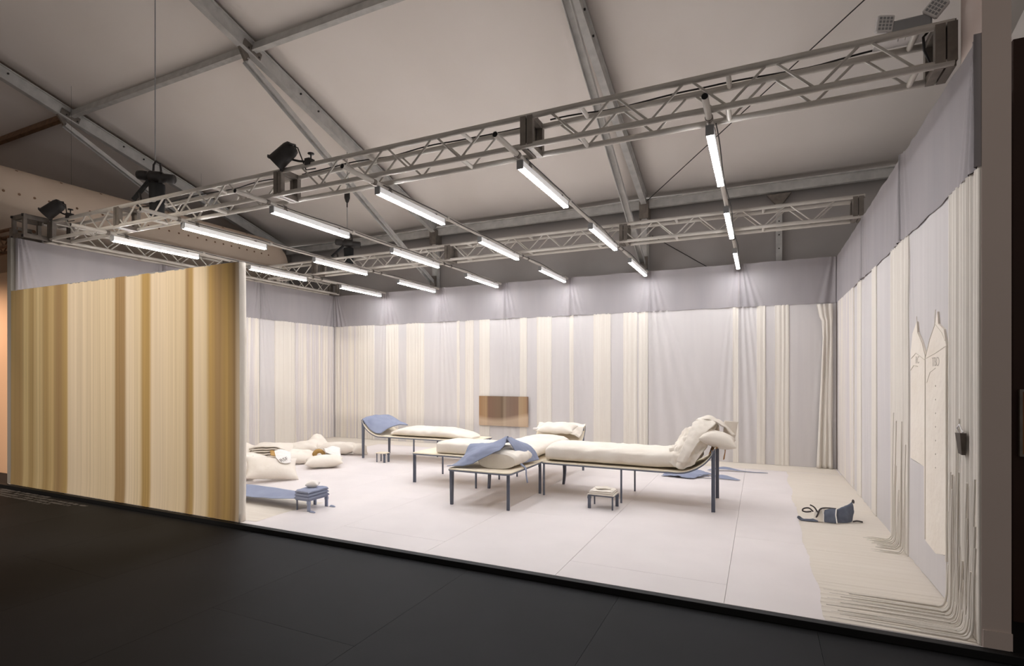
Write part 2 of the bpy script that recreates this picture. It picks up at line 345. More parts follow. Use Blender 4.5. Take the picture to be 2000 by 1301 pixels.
# eave beam and purlin
eb = thing('eave_beam', (-6, 0.5, 4.9), 'long horizontal steel eave beam above the back wall', 'beam')
MB().box(-18.2, 6.3, 0.46, 0.545, 4.94, 5.09).build('box_beam', M_STEEL, eb)
MB().box(-18.2, 6.3, 0.40, 0.56, 5.09, 5.11).build('top_flange', M_STEEL, eb)
for i in range(5):
    x0, x1 = RX[i] + 0.03, RX[i + 1] - 0.03
    pu = thing('purlin', ((x0 + x1) / 2, -4.64, 6.4), ['far left horizontal roof bar outside the left roof beam', 'horizontal roof bar between the left and middle roof beams', 'horizontal roof bar between the middle and right roof beams', 'horizontal roof bar right of the right-hand roof beam', 'horizontal roof bar at the far right end of the tent'][i], 'beam', 'horizontal roof bars')
    MB().beam((x0, -4.64, zroof(-4.64) - 0.09), (x1, -4.64, zroof(-4.64) - 0.09), 0.085, 0.13, nrm).build('box_bar', M_STEEL if i else M_WARMBROWN, pu)
    MB().beam((x0, -4.69, zroof(-4.64) - 0.155), (x1, -4.69, zroof(-4.64) - 0.155), 0.03, 0.012, nrm).build('lip', M_STEEL if i else M_WARMBROWN, pu)
    MB().beam((x1 - 0.02, -4.64, zroof(-4.64) - 0.16), (x1 + 0.005, -4.64, zroof(-4.64) - 0.16), 0.14, 0.12, nrm).build('end_cleat', M_ALUD, pu)
# bracing wires
def wire(p, q, label, r=0.007, sag=0.0):
    pts = [Vector(p).lerp(Vector(q), t) - Vector((0, 0, sag * 4 * t * (1 - t))) for t in np.linspace(0, 1, 9)]
    MB().tube(pts, r, 6).build('bracing_wire', M_BLACK, None, label, 'wire', 'bracing wires of the tent')
wire((-3.2, 0.35, 5.06), (1.6, -4.6, zroof(-4.6) - 0.15), 'thin black bracing wire crossing the roof on the right', 0.008)
wire((-3.15, 0.58, 4.4), (-0.95, 0.58, 2.9), 'thin black bracing wire on the tent wall above the back drape', 0.008)
# beige fabric air duct on the far left
dc = thing('air_duct', (-12.55, -4.5, 3.8), 'long beige fabric air duct with rows of small holes', 'duct')
prof = [(0.0, 0.60), (7.6, 0.60)] + [(7.6 + 0.75 * math.sin(t), 0.60 * math.cos(t)) for t in np.linspace(0.2, PI / 2, 8)]
MB().lathe((-12.55, -8.6, 4.42), (0, 1, 0), prof, 40).build('fabric_tube', M_DUCT, dc)
for row, (ang, st) in enumerate(((1.02, 0.62), (0.10, 0.20))):
    y = -8.4; k = 0
    while y < -1.0:
        ca, sa = math.cos(ang), math.sin(ang)
        MB().lathe((-12.55 + 0.597 * ca, y, 4.42 + 0.597 * sa), (ca, 0, sa), [(0, 0.020), (0.006, 0.020), (0.008, 0.016), (0.008, 0)], 8).build('nozzle', M_WARMBROWN, dc)
        y += st; k += 1
for y in (-7.5, -5.0, -2.5): MB().tube([(-12.55, y, 5.02), (-12.55, y, zroof(y) + 0.02)], 0.0018, 5).build('hanger_wire', M_BLACK, dc)

# ------------------------------------------------------------------ trusses
def truss(name, axis, s0, s1, c0, c1, z0, z1, joints, label, pitch=0.585, phase=0.0, material=M_ALU, rc=0.025):
    """box truss running along axis from s0 to s1, its chords at cross positions c0, c1 and heights z0, z1"""
    def w(s, c, z): return (s, c, z) if axis == 'x' else (c, s, z)
    o = w((s0 + s1) / 2, (c0 + c1) / 2, z0 - rc)
    t = thing(name, o, label, 'truss', 'aluminium lighting trusses')
    for c in (c0, c1):
        for z in (z0, z1): MB().tube([w(s0, c, z), w(s1, c, z)], rc, 12).build('chord', material, t)
    h = z1 - z0; hp = pitch / 2
    protos = {}
    for d in (1, -1):
        a, b_ = w(0, 0, 0), w(d * (hp - 0.02), 0, h)
        protos[d] = (a, b_)
    n0 = {}
    s = s0 + phase
    while s < s1 - 0.1:
        if all(abs(s - j) > 0.12 for j in joints):
            for c in (c0, c1):
                for d in (1, -1):
                    e = s + d * (hp - 0.02)
                    if e < s0 + 0.03 or e > s1 - 0.03: continue
                    if d not in n0:
                        me = MB().tube([Vector(protos[d][0]), Vector(protos[d][1])], 0.0105, 8, False)
                        ob = me.build('brace', material, None, origin=(0, 0, 0)); ob.parent = t; n0[d] = ob
                        p = w(s, c, z0); ob.location = (p[0] - o[0], p[1] - o[1], p[2] - o[2])
                    else: inst(n0[d], t, w(s, c, z0))
            if int(round((s - s0) / pitch)) % 2 == 0:
                for z in (z0, z1): MB().tube([w(s, c0, z), w(s, c1, z)], 0.020, 10, False).build('cross_tube', material, t)
        s += pitch
    for j in joints:
        for e in (-0.032, 0.032):
            b = MB()
            for c in (c0, c1):
                p, q = w(j + e, c, z0), w(j + e, c, z1); b.beam(p, q, 0.055, 0.052, (0, 1, 0) if axis == 'x' else (1, 0, 0))
            for z in (z0, z1):
                b.beam(w(j + e, c0, z), w(j + e, c1, z), 0.052, 0.052)
            b.build('joint_frame', M_ALUD, t)
    return t
ZT0, ZT1 = 3.616, 3.872
ft = truss('lighting_truss', 'x', -10.80, -0.015, -6.10, -5.865, ZT0, ZT1, [-0.06, -3.035, -6.08, -9.12, -10.77], 'front aluminium box truss spanning the room from the grey post', phase=0.06)
rt = truss('lighting_truss', 'x', -10.60, 0.055, -2.36, -2.125, ZT0, ZT1, [-0.02, -3.05, -6.17, -9.3], 'rear aluminium box truss spanning behind the middle lights', phase=0.12)
lt = truss('lighting_truss', 'y', -6.12, -0.12, -10.985, -10.745, 3.600, 3.855, [-3.1, -0.16], 'side aluminium box truss lying along the left wall', phase=0.2)
for z in (0,): pass
# corner block where front and side truss meet
cb = thing('truss_corner', (-11.0, -6.25, 3.572), 'bolted grey truss corner block above the front left corner', 'truss')
X0, X1, Y0, Y1, Zb, Zt = -11.14, -10.84, -6.40, -6.10, 3.60, 3.90
for x in (X0, X1):
    for y in (Y0, Y1): MB().box(x - 0.022, x + 0.022, y - 0.022, y + 0.022, Zb - 0.022, Zt + 0.022).build('corner_post', M_ALUD, cb)
for z in (Zb, Zt):
    b = MB()
    for y in (Y0, Y1): b.box(X0 + 0.022, X1 - 0.022, y - 0.018, y + 0.018, z - 0.045 if z > 3.7 else z - 0.02, z + 0.02 if z > 3.7 else z + 0.045)
    for x in (X0, X1): b.box(x - 0.018, x + 0.018, Y0 + 0.022, Y1 - 0.022, z - 0.045 if z > 3.7 else z - 0.02, z + 0.02 if z > 3.7 else z + 0.045)
    b.build('rail_frame', M_ALUD, cb)
for x in (X0, X1):
    for z in (Zb, Zt): MB().lathe((x, Y0 - 0.022, z), (0, -1, 0), [(0, 0.020), (0.014, 0.020), (0.014, 0)], 10).build('bolt', M_BLACK, cb)
truss('lighting_truss', 'x', -14.6, -11.19, -6.36, -6.14, 3.52, 3.76, [-11.25, -13.2], 'warm-lit outer truss leading off to the left edge', phase=0.15, material=M_WARMBROWN)

# ------------------------------------------------------------------ pipes with tube lights
PX = [-1.515, -3.13, -4.74, -6.26, -7.84, -9.36]
ORD = ['first', 'second', 'third', 'fourth', 'fifth', 'sixth']
YEND = [-6.46, -6.55, -6.56, -6.52, -6.56, -6.54]
TY = [(-6.05, -4.78), (-3.84, -2.53), (-1.58, -0.22)]
WH = ['front', 'middle', 'rear']
ZP = 3.552
for i, x in enumerate(PX):
    t = thing('light_pipe', (x, -3.2, ZP - 0.03), ORD[i] + ' aluminium light pipe counted from the right wall', 'pipe', 'pipes under the trusses')
    n = 14
    MB().tube([(x, YEND[i], ZP), (x, -0.06, ZP)], 0.0245, n, False).build('tube', M_ALU, t)
    MB().tube([(x, YEND[i] + 0.002, ZP), (x, YEND[i] + 0.30, ZP)], 0.021, n, True).build('dark_bore', M_RUBBER, t)
    for yc in (-6.10, -5.865, -2.36, -2.125):
        MB().tube([(x, yc - 0.02, ZP), (x, yc + 0.02, ZP)], 0.030, n).build('clamp', M_ALUD, t)
    for yy in (-4.70, -2.45):
        MB().tube([(x, yy - 0.02, ZP), (x, yy + 0.02, ZP)], 0.031, n).build('coupler', M_ALU, t)
    # black flex hanging beside the pipe
    pts = [(x + 0.035 + 0.01 * math.sin(y * 3), y, ZP + 0.012 - 0.02 * abs(math.sin(y * 1.9))) for y in np.linspace(-6.0, -0.3, 40)]
    MB().tube(pts, 0.005, 5).build('flex', M_BLACK, t)
    for k, (y0, y1) in enumerate(TY):
        l = thing('tube_light', (x, (y0 + y1) / 2, 3.444), WH[k] + ' LED tube light on the ' + ORD[i] + ' pipe from the right wall', 'light', 'LED tube lights')
        MB().cbox(x - 0.030, x + 0.030, y0, y1, 3.457, 3.522, 0.006).build('housing', M_HOUSINGGLOW, l)
        MB().cbox(x - 0.025, x + 0.025, y0 + 0.012, y1 - 0.012, 3.445, 3.4568, 0.003).build('diffuser', M_TUBE, l)
        for ye in (y0, y1 - 0.012): MB().box(x - 0.031, x + 0.031, ye - 0.001, ye + 0.013, 3.4445, 3.523).build('end_cap', M_GREYMETAL, l)
        for yc in (y0 + 0.2, y1 - 0.2):
            MB().box(x - 0.033, x + 0.033, yc - 0.012, yc + 0.012, 3.515, 3.530).build('clip', M_ALUD, l)

# ------------------------------------------------------------------ rig fittings
def par_can(loc, aim, label, clamp_to):
    t = thing('par_spotlight', loc, label, 'spotlight', 'black can spotlights on the front truss')
    d = Vector(aim).normalized(); L = Vector(loc)
    MB().lathe(L - d * 0.14, d, [(0, 0.0), (0, 0.05), (0.015, 0.075), (0.06, 0.088), (0.26, 0.095), (0.27, 0.105), (0.285, 0.105), (0.285, 0.088), (0.10, 0.075), (0.095, 0)], 24).build('can', M_BLACK, t)
    MB().lathe(L + d * 0.02, d, [(0, 0.0), (0.0, 0.07), (0.03, 0.082)], 20).build('reflector', M_WHITEMETAL, t)
    s = d.cross(Vector((0, 0, 1))).normalized(); u = s.cross(d)
    for k in (-1, 1):
        MB().beam(L + d * 0.14 + u * (0.10 * k) - s * 0.02, L + d * 0.14 + u * (0.10 * k) + s * 0.02, 0.02, 0.03).build('lens_clip', M_BLACK, t)
    C = Vector(clamp_to)
    b = MB(); b.tube([L + s * 0.11, (L + s * 0.11).lerp(C, 0.5), C + Vector((0, 0, 0.02))], 0.012, 8); b.tube([L - s * 0.11 - d * 0.12, L - d * 0.16, L + s * 0.11 - d * 0.12, L + s * 0.11], 0.010, 8)
    b.build('yoke', M_BLACK, t)
    MB().box(C.x - 0.035, C.x + 0.035, C.y - 0.04, C.y + 0.04, C.z - 0.02, C.z + 0.05).build('clamp', M_BLACK, t)
    MB().lathe(C + Vector((0.02, 0, 0.05)), (0, 0, 1), [(0, 0.008), (0.05, 0.008), (0.05, 0.035), (0.062, 0.035), (0.062, 0)], 8).build('wing_screw', M_BLACK, t)
    MB().tube([L - d * 0.14, L - d * 0.2 + Vector((0, 0, -0.06)), C + Vector((-0.05, 0, -0.06)), C + Vector((0.06, 0.03, -0.05))], 0.007, 6).build('cable', M_BLACK, t)
par_can((-5.93, -6.16, 4.015), (-0.72, -0.35, -0.75), 'black can spotlight over the truss joint left of centre', (-5.62, -6.10, 3.885))
par_can((-10.60, -6.16, 4.03), (-0.60, -0.55, -0.75), 'black can spotlight on the far left end of the truss', (-10.30, -6.10, 3.885))
def hoist(x, y, zc, label, up_to, drop):
    t = thing('chain_hoist', (x, y, ZT1), label, 'hoist', 'black chain hoists')
    d = Vector((0.9, 0.42, -0.12)).normalized()
    MB().lathe(Vector((x, y, zc)) - d * 0.24, d, [(0, 0), (0, 0.055), (0.04, 0.062), (0.12, 0.062), (0.13, 0.05), (0.16, 0.05), (0.17, 0.075), (0.32, 0.075), (0.33, 0.058), (0.36, 0.058), (0.48, 0.058), (0.48, 0)], 20).build('motor', M_BLACK, t)
    b = MB(); b.tube([(x - 0.06, y, zc + 0.05), (x - 0.05, y, zc + 0.17), (x, y, zc + 0.21), (x + 0.09, y, zc + 0.16), (x + 0.11, y, zc + 0.04)], 0.014, 8)
    b.build('lifting_loop', M_BLACK, t)
    MB().tube([(x - 0.02, y, zc + 0.21), (x - 0.02, y, up_to)], 0.0065, 8).build('chain', M_GREYMETAL, t)
    zb = zc - 0.10
    MB().lathe((x + 0.02, y, zb), (0, 0, -1), [(0, 0), (0, 0.092), (0.02, 0.095), (drop, 0.085), (drop + 0.02, 0.06), (drop + 0.02, 0)], 16).build('chain_bag', M_RUBBER, t)
    MB().beam((x + 0.08, y, zc - 0.11), (x + 0.08, y, zc), 0.02, 0.03, (0, 1, 0)).build('bag_bracket', M_BLACK, t)
    b = MB(); b.beam((x - 0.06, y - 0.04, zc - 0.04), (x - 0.32, y - 0.10, ZT1 + 0.06), 0.05, 0.03); b.build('sling', M_RUBBER, t)
    MB().tube([(x - 0.22, y - 0.08, ZT1 + 0.15), (x - 0.17, y - 0.10, ZT1 + 0.05), (x - 0.18, y - 0.10, ZT1 - 0.03), (x - 0.23, y - 0.1, ZT1 - 0.03)], 0.018, 8).build('hook', M_BLACK, t)
hoist(-8.47, -5.99, 4.22, 'black chain hoist on the front truss with long steel chain', zroof(-5.99) - 0.02, 0.42)
hoist(-8.55, -2.24, 4.18, 'black chain hoist on the rear truss among the lights', 4.90, 0.36)
hk = thing('chain_hook_block', (-8.57, -2.24, 4.88), 'small black hook block hanging above the rear hoist', 'hook')
MB().lathe((-8.57, -2.24, 5.18), (0, 0, -1), [(0, 0), (0, 0.055), (0.10, 0.055), (0.18, 0.03), (0.20, 0.012), (0.28, 0.012), (0.30, 0)], 12).build('block', M_BLACK, hk)
MB().tube([(-8.57, -2.24, 5.18), (-8.57, -2.24, zroof(-2.24) - 0.02)], 0.008, 8).build('chain', M_GREYMETAL, hk)
# emergency light on the truss near the post
em = thing('emergency_light', (-0.25, -6.0, 3.89), 'grey emergency light with two square LED heads near the post', 'light')
MB().cbox(-0.355, -0.115, -6.05, -5.93, 3.905, 4.005, 0.012).build('battery_case', M_GREYMETAL, em)
MB().box(-0.43, -0.06, -6.085, -5.90, 3.892, 3.904).build('mounting_tray', M_WHITEMETAL, em)
for (x, rz, ry) in ((-0.385, 0.25, 0.10), (-0.10, -0.15, 0.75)):
    Mx = Matrix.Translation((x, -6.06, 3.985 if x < -0.2 else 4.02)) @ Euler((0.15, ry, rz)).to_matrix().to_4x4()
    hd = MB().cbox(-0.052, 0.052, -0.016, 0.016, -0.055, 0.055, 0.006).xform(Mx).build('lamp_head', M_WHITEMETAL, em)
    for ix in range(4):
        for iz in range(4):
            cx, cz = -0.033 + ix * 0.022, -0.033 + iz * 0.022
            MB().box(cx - 0.007, cx + 0.007, -0.019, -0.0155, cz - 0.007, cz + 0.007).xform(Mx).build('led_cell', M_GREYMETAL, hd)
for x in (-0.305, -0.265): MB().tube([(x, -6.08, 3.895), (x - 0.01, -6.09, 3.83)], 0.004, 6).build('cable_tie', M_WHITEMETAL, em)
MB().tube([(-0.12, -6.0, 3.91), (-0.16, -6.02, 3.86), (-0.15, -6.0, 3.78), (-0.11, -5.97, 3.70), (-0.08, -5.95, 3.63)], 0.008, 6).build('power_cable', M_BLACK, em)
# loose cables lying on the truss
for i, (x0, x1, yy, zz) in enumerate(((-2.9, -0.4, -5.86, ZT1 + 0.03), (-6.0, -3.2, -5.86, ZT1 + 0.03), (-9.0, -6.3, -5.87, ZT1 + 0.03))):
    pts = [(x, yy + 0.02 * math.sin(x * 5), zz + 0.004 + 0.010 * abs(math.sin(x * 4))) for x in np.linspace(x0, x1, 30)]
    MB().tube(pts, 0.007, 6).build('power_cable', M_BLACK, None, ['black cable lying on the right third of the front truss', 'black cable lying on the middle of the front truss', 'black cable lying on the left third of the front truss'][i], 'cable', 'cables along the front truss')

# ================================================================== DRAPES
def fan(dx, dz, A, n=3.0, spread=0.20):
    w0 = 0.14 + spread * dz
    s = abs(dx) / w0
    if s >= 1: return 0.0
    k = 1.0 if dx >= 0 else 0.45
    return k * A * (math.cos(2 * PI * n * s) * 0.5 + 0.5) * (1 - s) ** 0.8
def wallmap(wall):
    if wall == 'back': return lambda a, z, d: (a, -d, z)
    if wall == 'left': return lambda a, z, d: (-W - 0.04 + d, a, z)
    if wall == 'right': return lambda a, z, d: (0.035 - d, a, z)
    if wall == 'front': return lambda a, z, d: (a, -D + 0.012 - d, z)
def sheet(wall, a0, a1, z0, z1, dfun, na, nzv, thick=0.003):
    mp = wallmap(wall)
    A = np.linspace(a0, a1, na); Z = np.linspace(z0, z1, nzv)
    P = np.array([[mp(a, z, dfun(a, z)) for z in Z] for a in A])
    if wall == 'left': P = P[:, ::-1]
    if wall == 'right': pass
    b = MB()
    m = b.grid(P, 0)
    # thin closed slab towards the wall
    return b
def pleats(a, seed, amp, f=60.0):
    return amp * (0.5 + 0.5 * math.sin(a * f + 4 * nz(a * 5 + seed, seed)) ) * (0.6 + 0.7 * abs(nz(a * 9 + seed, 2.2))) + amp * 0.5 * nz(a * 33 + seed, 7.7)
BSEAM = [-10.97, -9.36, -7.80, -6.19, -4.71, -3.10, -1.512, -0.005]
BAMP = [0.012, 0.014, 0.016, 0.018, 0.016, 0.045, 0.022]
NTH = ['first', 'second', 'third', 'fourth', 'fifth', 'sixth', 'seventh']
STR_BACK = [(-10.93, -10.80), (-10.23, -9.72), (-9.36, -9.00), (-8.76, -8.27), (-7.38, -7.31), (-7.16, -6.95), (-6.80, -6.55), (-5.82, -5.66), (-5.43, -5.10), (-4.80, -4.62), (-4.20, -3.85), (-3.60, -3.33), (-3.30, -3.12), (-1.61, -1.44), (-1.22, -1.08), (-0.93, -0.71)]
def valance(wall, a0, a1, seam, amp, label, rev=False, grp='grey cloth panels along the wall tops'):
    def df(a, z):
        dx = (a - seam) if not rev else (seam - a)
        o = (seam2 - a) if not rev else (a - seam2)
        return 0.026 + fan(dx, H2 - z, amp, 3.2, 0.38) + fan(o, H2 - z, amp * 0.6, 2.0, 0.30) + 0.004 * nz(a * 2.1, z * 1.5) + 0.003 * nz(a * 7, z * 2, 4)
    seam2 = a1 if seam == a0 else a0
    mp = wallmap(wall); na = max(30, int((a1 - a0) / 0.012))
    A = np.linspace(a0 + 0.003, a1 - 0.003, na)
    P = np.array([[mp(a, (H1 + 0.012 * nz(a * 6, 3.3)) + t * (H2 - H1), df(a, H1 + t * (H2 - H1))) for t in np.linspace(0, 1, 16)] for a in A])
    ax_ = 1 if wall in ('back', 'front') else 0; e0, e1 = P[:1].copy(), P[-1:].copy(); e0[..., ax_] = e1[..., ax_] = mp(0, 0, 0.002 if wall != 'right' else 0.024)[ax_]
    MB().grid(np.concatenate([e0, P, e1]), 0).build('grey_valance', M_GREY, None, label, 'drape', grp)
def lower(wall, a0, a1, seam, amp, label, strips, base_mat, rev=False, seed=0.0, spread=0.20):
    seam2 = a1 if seam == a0 else a0
    mp = wallmap(wall); mid = mp((a0 + a1) / 2, 0.0, 0.03)
    t = thing('wall_drape', mid, label, 'drape', 'full height cloth bays on the walls')
    def df(a, z):
        dx = (a - seam) if not rev else (seam - a); o = (seam2 - a) if not rev else (a - seam2)
        return 0.014 + fan(dx, H2 - z, amp, 4.2, spread) + fan(o, H2 - z, amp * 0.4, 3.0, 0.12) + 0.003 * nz(a * 3 + seed, z * 0.6) + 0.002 * nz(a * 14 + seed, z * 0.4, 4)
    na = max(30, int((a1 - a0) / 0.010))
    P = np.array([[mp(a, z, df(a, z)) for z in np.linspace(0.004, H1 + 0.01, 26)] for a in np.linspace(a0, a1, na)])
    MB().grid(P, 0).build('backing_cloth', base_mat, t)
    for q, (s0, s1, m_, am, fr) in enumerate(strips):
        n_ = max(8, int((s1 - s0) / 0.006))
        P = np.array([[mp(a + 0.006 * nz(z * 0.7, a * 2 + seed), z, df(a, z) * 0.6 + 0.016 + pleats(a + 0.004 * nz(z * 0.6, 1.1), seed + q, am, fr) * (0.8 + 0.25 * nz(a * 3, z * 0.5))) for z in np.linspace(0.006, H1 + 0.004 + 0.004 * nz(q, 5.5), 12)] for a in np.linspace(s0, s1, n_)])
        # turn the long edges back to the wall so the strip reads as cloth with thickness
        e0, e1 = P[:1].copy(), P[-1:].copy()
        ax_ = {'back': 1, 'left': 0, 'right': 0, 'front': 1}[wall]
        base = np.array(mp(0, 0, 0.010))
        e0[..., ax_] = base[ax_]; e1[..., ax_] = base[ax_]
        MB().grid(np.concatenate([e0, P, e1]), 0).build('pleated_strip', m_, t)
    return t
for i in range(7):
    a0, a1 = BSEAM[i], BSEAM[i + 1]
    valance('back', a0, a1, a0, 0.045, NTH[i] + ' grey top panel on the back wall counted from the left corner')
    st = [(max(s0, a0 + 0.004), min(s1, a1 - 0.004), M_CREAM_STREAK, 0.007, 70 + 30 * random.random()) for (s0, s1) in STR_BACK if a0 <= (s0 + s1) / 2 < a1]
    if i == 0: st.append((-10.78, -10.25, M_MIX, 0.007, 60.0))
    lower('back', a0, a1, a0, BAMP[i], NTH[i] + ' pale grey and cream cloth bay on the back wall from the left', st, M_LAV, seed=i * 3.1, spread=0.42 if i == 5 else 0.2)
LSEAM = [-6.44, -4.35, -2.263, -0.02]
LN = ['front', 'middle', 'rear']
for i in range(3):
    a0, a1 = LSEAM[i], LSEAM[i + 1]
    valance('left', a0, a1, a0, 0.045, LN[i] + ' grey top panel on the left wall')
    st = [(a0 + 0.01, a1 - 0.01, M_MIX, 0.010, 75.0)] if i < 2 else [(-1.86, -1.30, M_CREAM_STREAK, 0.008, 60), (-1.28, -0.06, M_MIX, 0.010, 75)]
    lower('left', a0, a1, a0, 0.012, LN[i] + ' cream pleated cloth bay on the left wall', st, M_LAV, seed=20 + i * 2.7)
RSEAM = [-6.49, -4.60, -2.58, -0.02]
RN = ['front', 'middle', 'rear']
RST = {0: [(-6.485, -5.92, M_CREAM_STREAK, 0.020, 95.0), (-4.80, -4.605, M_CREAM_STREAK, 0.010, 80)],
       1: [(-4.595, -4.12, M_CREAM_STREAK, 0.011, 85), (-3.35, -3.08, M_CREAM_STREAK, 0.006, 60)],
       2: [(-1.74, -0.16, M_MIX, 0.009, 70), (-2.35, -2.05, M_CREAM_STREAK, 0.006, 60)]}
for i in range(3):
    a0, a1 = RSEAM[i], RSEAM[i + 1]
    valance('right', a0, a1, a0 if i else a0, 0.034, RN[i] + ' grey top panel on the right wall')
    lower('right', a0, a1, a1, 0.012, RN[i] + ' cream and pale grey cloth bay on the right wall', RST[i], M_LAV, rev=True, seed=40 + i * 1.9)
# gathered cream curtain bunched in the back right corner
def gather_pt(t, z):
    k = 1.0 - 0.25 * math.exp(-((z - 2.45) / 0.35) ** 2)
    x = -0.30 + 0.24 * t
    x = -0.06 + (x + 0.06) * (0.62 + 0.38 * abs((z - 2.2) / 2.2)) if z < 2.5 else -0.06 + (x + 0.06) * (0.75 + 0.9 * (z - 2.5))
    return (x, -0.070 - 0.03 * abs(math.sin(t * 9.0 + 0.6 * math.sin(z * 1.3))) - 0.03 * nz(t * 4, z * 0.8), z)
P = np.array([[gather_pt(t, z) for z in np.linspace(0.004, H1 - 0.02, 40)] for t in np.linspace(0, 1, 60)])
MB().grid(P, 0.003).build('corner_curtain', M_CREAM_STREAK, None, 'cream curtain bunched up in the back right corner', 'curtain')
# outside of the short front wall: ochre and cream striped curtain
c_cr, c_cr2, c_oc, c_br, c_dk = rgb(214, 194, 162), rgb(222, 203, 176), rgb(176, 146, 94), rgb(158, 130, 92), rgb(146, 122, 84)
S = [(-11.0, rgb(146, 124, 86)), (-10.72, c_dk), (-10.60, rgb(186, 165, 122)), (-10.42, rgb(160, 136, 94)), (-10.25, rgb(196, 174, 132)), (-10.05, rgb(164, 138, 94)), (-9.92, rgb(190, 164, 118)), (-9.75, c_br), (-9.56, rgb(178, 150, 100)), (-9.50, c_cr2), (-8.50, c_cr), (-8.45, c_br), (-8.28, c_br), (-8.22, c_cr2), (-7.98, c_cr), (-7.89, c_oc), (-7.79, c_oc), (-7.73, c_cr2), (-7.15, c_cr), (-7.08, c_br), (-7.0, c_oc), (-6.95, c_cr2), (-6.78, c_cr), (-6.70, c_oc), (-6.55, c_br), (-6.42, c_oc), (-6.30, c_br), (-6.255, rgb(205, 185, 160)), (-6.2, c_cr2)]
M_FRONT = ramp_mat('ochre_striped_print', 0, S, 0.13, 34.0)
fcx = [(-8.36, 0.10), (-7.84, 0.06), (-7.05, 0.06), (-6.5, 0.16), (-10.3, 0.5)]
def dfront(a, z):
    d = 0.012 + 0.003 * nz(a * 12, z * 0.25) + 0.002 * nz(a * 30, z * 0.3)
    for (c, w) in fcx: d += 0.010 * math.exp(-((a - c - 0.02 * nz(z * 0.8, c)) / w) ** 2) * (0.7 + 0.3 * math.sin((a - c) * 70))
    flare = 0.10 * max(0, 0.3 - z) ** 2
    return d + flare
mp = wallmap('front')
P = np.array([[mp(a, z, dfront(a, z)) for z in np.linspace(0.003, H1, 30)] for a in np.linspace(-W - 0.03, -6.222, 360)])
fc = thing('striped_curtain', (-8.6, -D - 0.02, 0.0), 'ochre brown and cream striped curtain on the short front wall', 'curtain')
MB().grid(P, 0).build('cloth', M_FRONT, fc)
# cream return wrapped round the free end of the front wall
P = np.array([[(-6.222 + 0.014 * math.sin(t * PI) + 0.010 * abs(nz(z * 1.3, 2.0)) + 0.012 * math.sin(PI * z / H1), -D - 0.014 + 0.085 * t, z) for z in np.linspace(0.003, H1, 30)] for t in np.linspace(0, 1, 10)])
MB().grid(P[::-1], 0.002).build('end_return', M_CREAM, fc, label='pale cream edge of the curtain')
P = np.array([[(a, -D + 0.065 + 0.006 * nz(a * 14, z * 0.4), z) for z in np.linspace(0.003, H1, 12)] for a in np.linspace(-6.222, -W + 0.02, 200)])
MB().grid(P, 0).build('inner_lining', M_CREAM_STREAK, fc)
MB().box(-W - 0.03, -6.222, -D + 0.0, -D + 0.066, H1 - 0.008, H1 + 0.004).build('top_batten', M_GREYMETAL, fc)

# ------------------------------------------------------------------ floor cloths
def floor_cloth(x0, x1, y0, y1, label, seed, axis=0, dens=None, edge=None):
    nx, ny = (24, int((y1 - y0) / 0.008)) if axis == 0 else (int((x1 - x0) / 0.02), 30)
    ys = np.linspace(y0, y1, min(ny, 720)); xs_ = np.linspace(x0, x1, nx)
    P = np.zeros((nx, len(ys), 3))
    for i, x in enumerate(xs_):
        for j, y in enumerate(ys):
            t = (x - x0) / (x1 - x0)
            xx = x
            if edge == 'left': xx = x + (1 - t) * (0.035 * nz(y * 1.6, seed) + 0.010 * nz(y * 9, seed))
            if edge == 'right': xx = x + t * (0.05 * nz(y * 1.4, seed))
            k = dens(x, y) if dens else 0.4
            s_ = (y if axis == 0 else x) + 0.012 * nz(x * 1.2, y * 0.6, seed)
            h = 0.0022 + 0.009 * k * max(0.0, math.sin(s_ * 75 + 5 * nz(s_ * 4, seed))) ** 2 * (0.5 + 0.5 * nz(s_ * 13, x * 0.6, seed))
            P[i, j] = (xx, y, max(0.0015, h))
    MB().grid(P[::1], 0).build('floor_cloth', M_CREAM_FLOOR, None, label, 'cloth', 'cream cloths spread over the floor edges')
floor_cloth(-0.78, 0.033, -D + 0.002, -0.66, 'cream ridged cloth on the floor along the right wall', 3.0, dens=lambda x, y: 1.0 if y < -5.75 else (0.55 if -5.0 < y < -4.75 else 0.12), edge='left')
floor_cloth(-11.005, -0.02, -0.64, -0.003, 'narrow cream cloth on the floor along the back wall', 8.0, axis=1, dens=lambda x, y: 0.15)
floor_cloth(-11.005, -9.05, -5.30, -0.66, 'cream cloth on the floor along the left wall', 5.0, dens=lambda x, y: 0.15, edge='right')
floor_cloth(-10.95, -6.07, -D + 0.08, -5.45, 'cream cloth on the floor just behind the front wall', 6.0, dens=lambda x, y: 0.15, edge='right')
# thick rolled pleats turning from the right wall on to the floor at the front
hm = thing('pleat_roll', (-0.08, -6.1, 0.0), 'thick cream pleats turning on to the floor by the grey post', 'cloth')
yl = sorted([-6.47 + 0.55 * random.random() for k in range(34)] + [-4.78 + 0.5 * random.random() for k in range(12)])
for k, y in enumerate(yl):
    r = 0.003 + 0.0045 * random.random(); L = 0.15 + 0.5 * random.random() if y < -5.5 else 0.06 + 0.10 * random.random(); hgt = 0.15 + 1.2 * random.random() ** 2
    pts = [(-0.004, y, hgt), (-0.010, y + 0.006, hgt * 0.6), (-0.014, y, 0.11), (-0.022 - r, y - 0.004, 0.035), (-0.05 - r, y - 0.004, r + 0.003), (-0.10 - r, y, r + 0.002), (-0.1 - L * 0.6, y + 0.01 * random.random(), r * 0.5 + 0.002), (-0.1 - L, y + 0.015 * random.random(), 0.001)]
    Q = catmull(np.array(pts)[:, None, :].repeat(2, 1), 30, 2)[:, 0]
    MB().tube([tuple(p) for p in Q], r, 8).build('cord_pleat', M_CREAM_STREAK, hm)

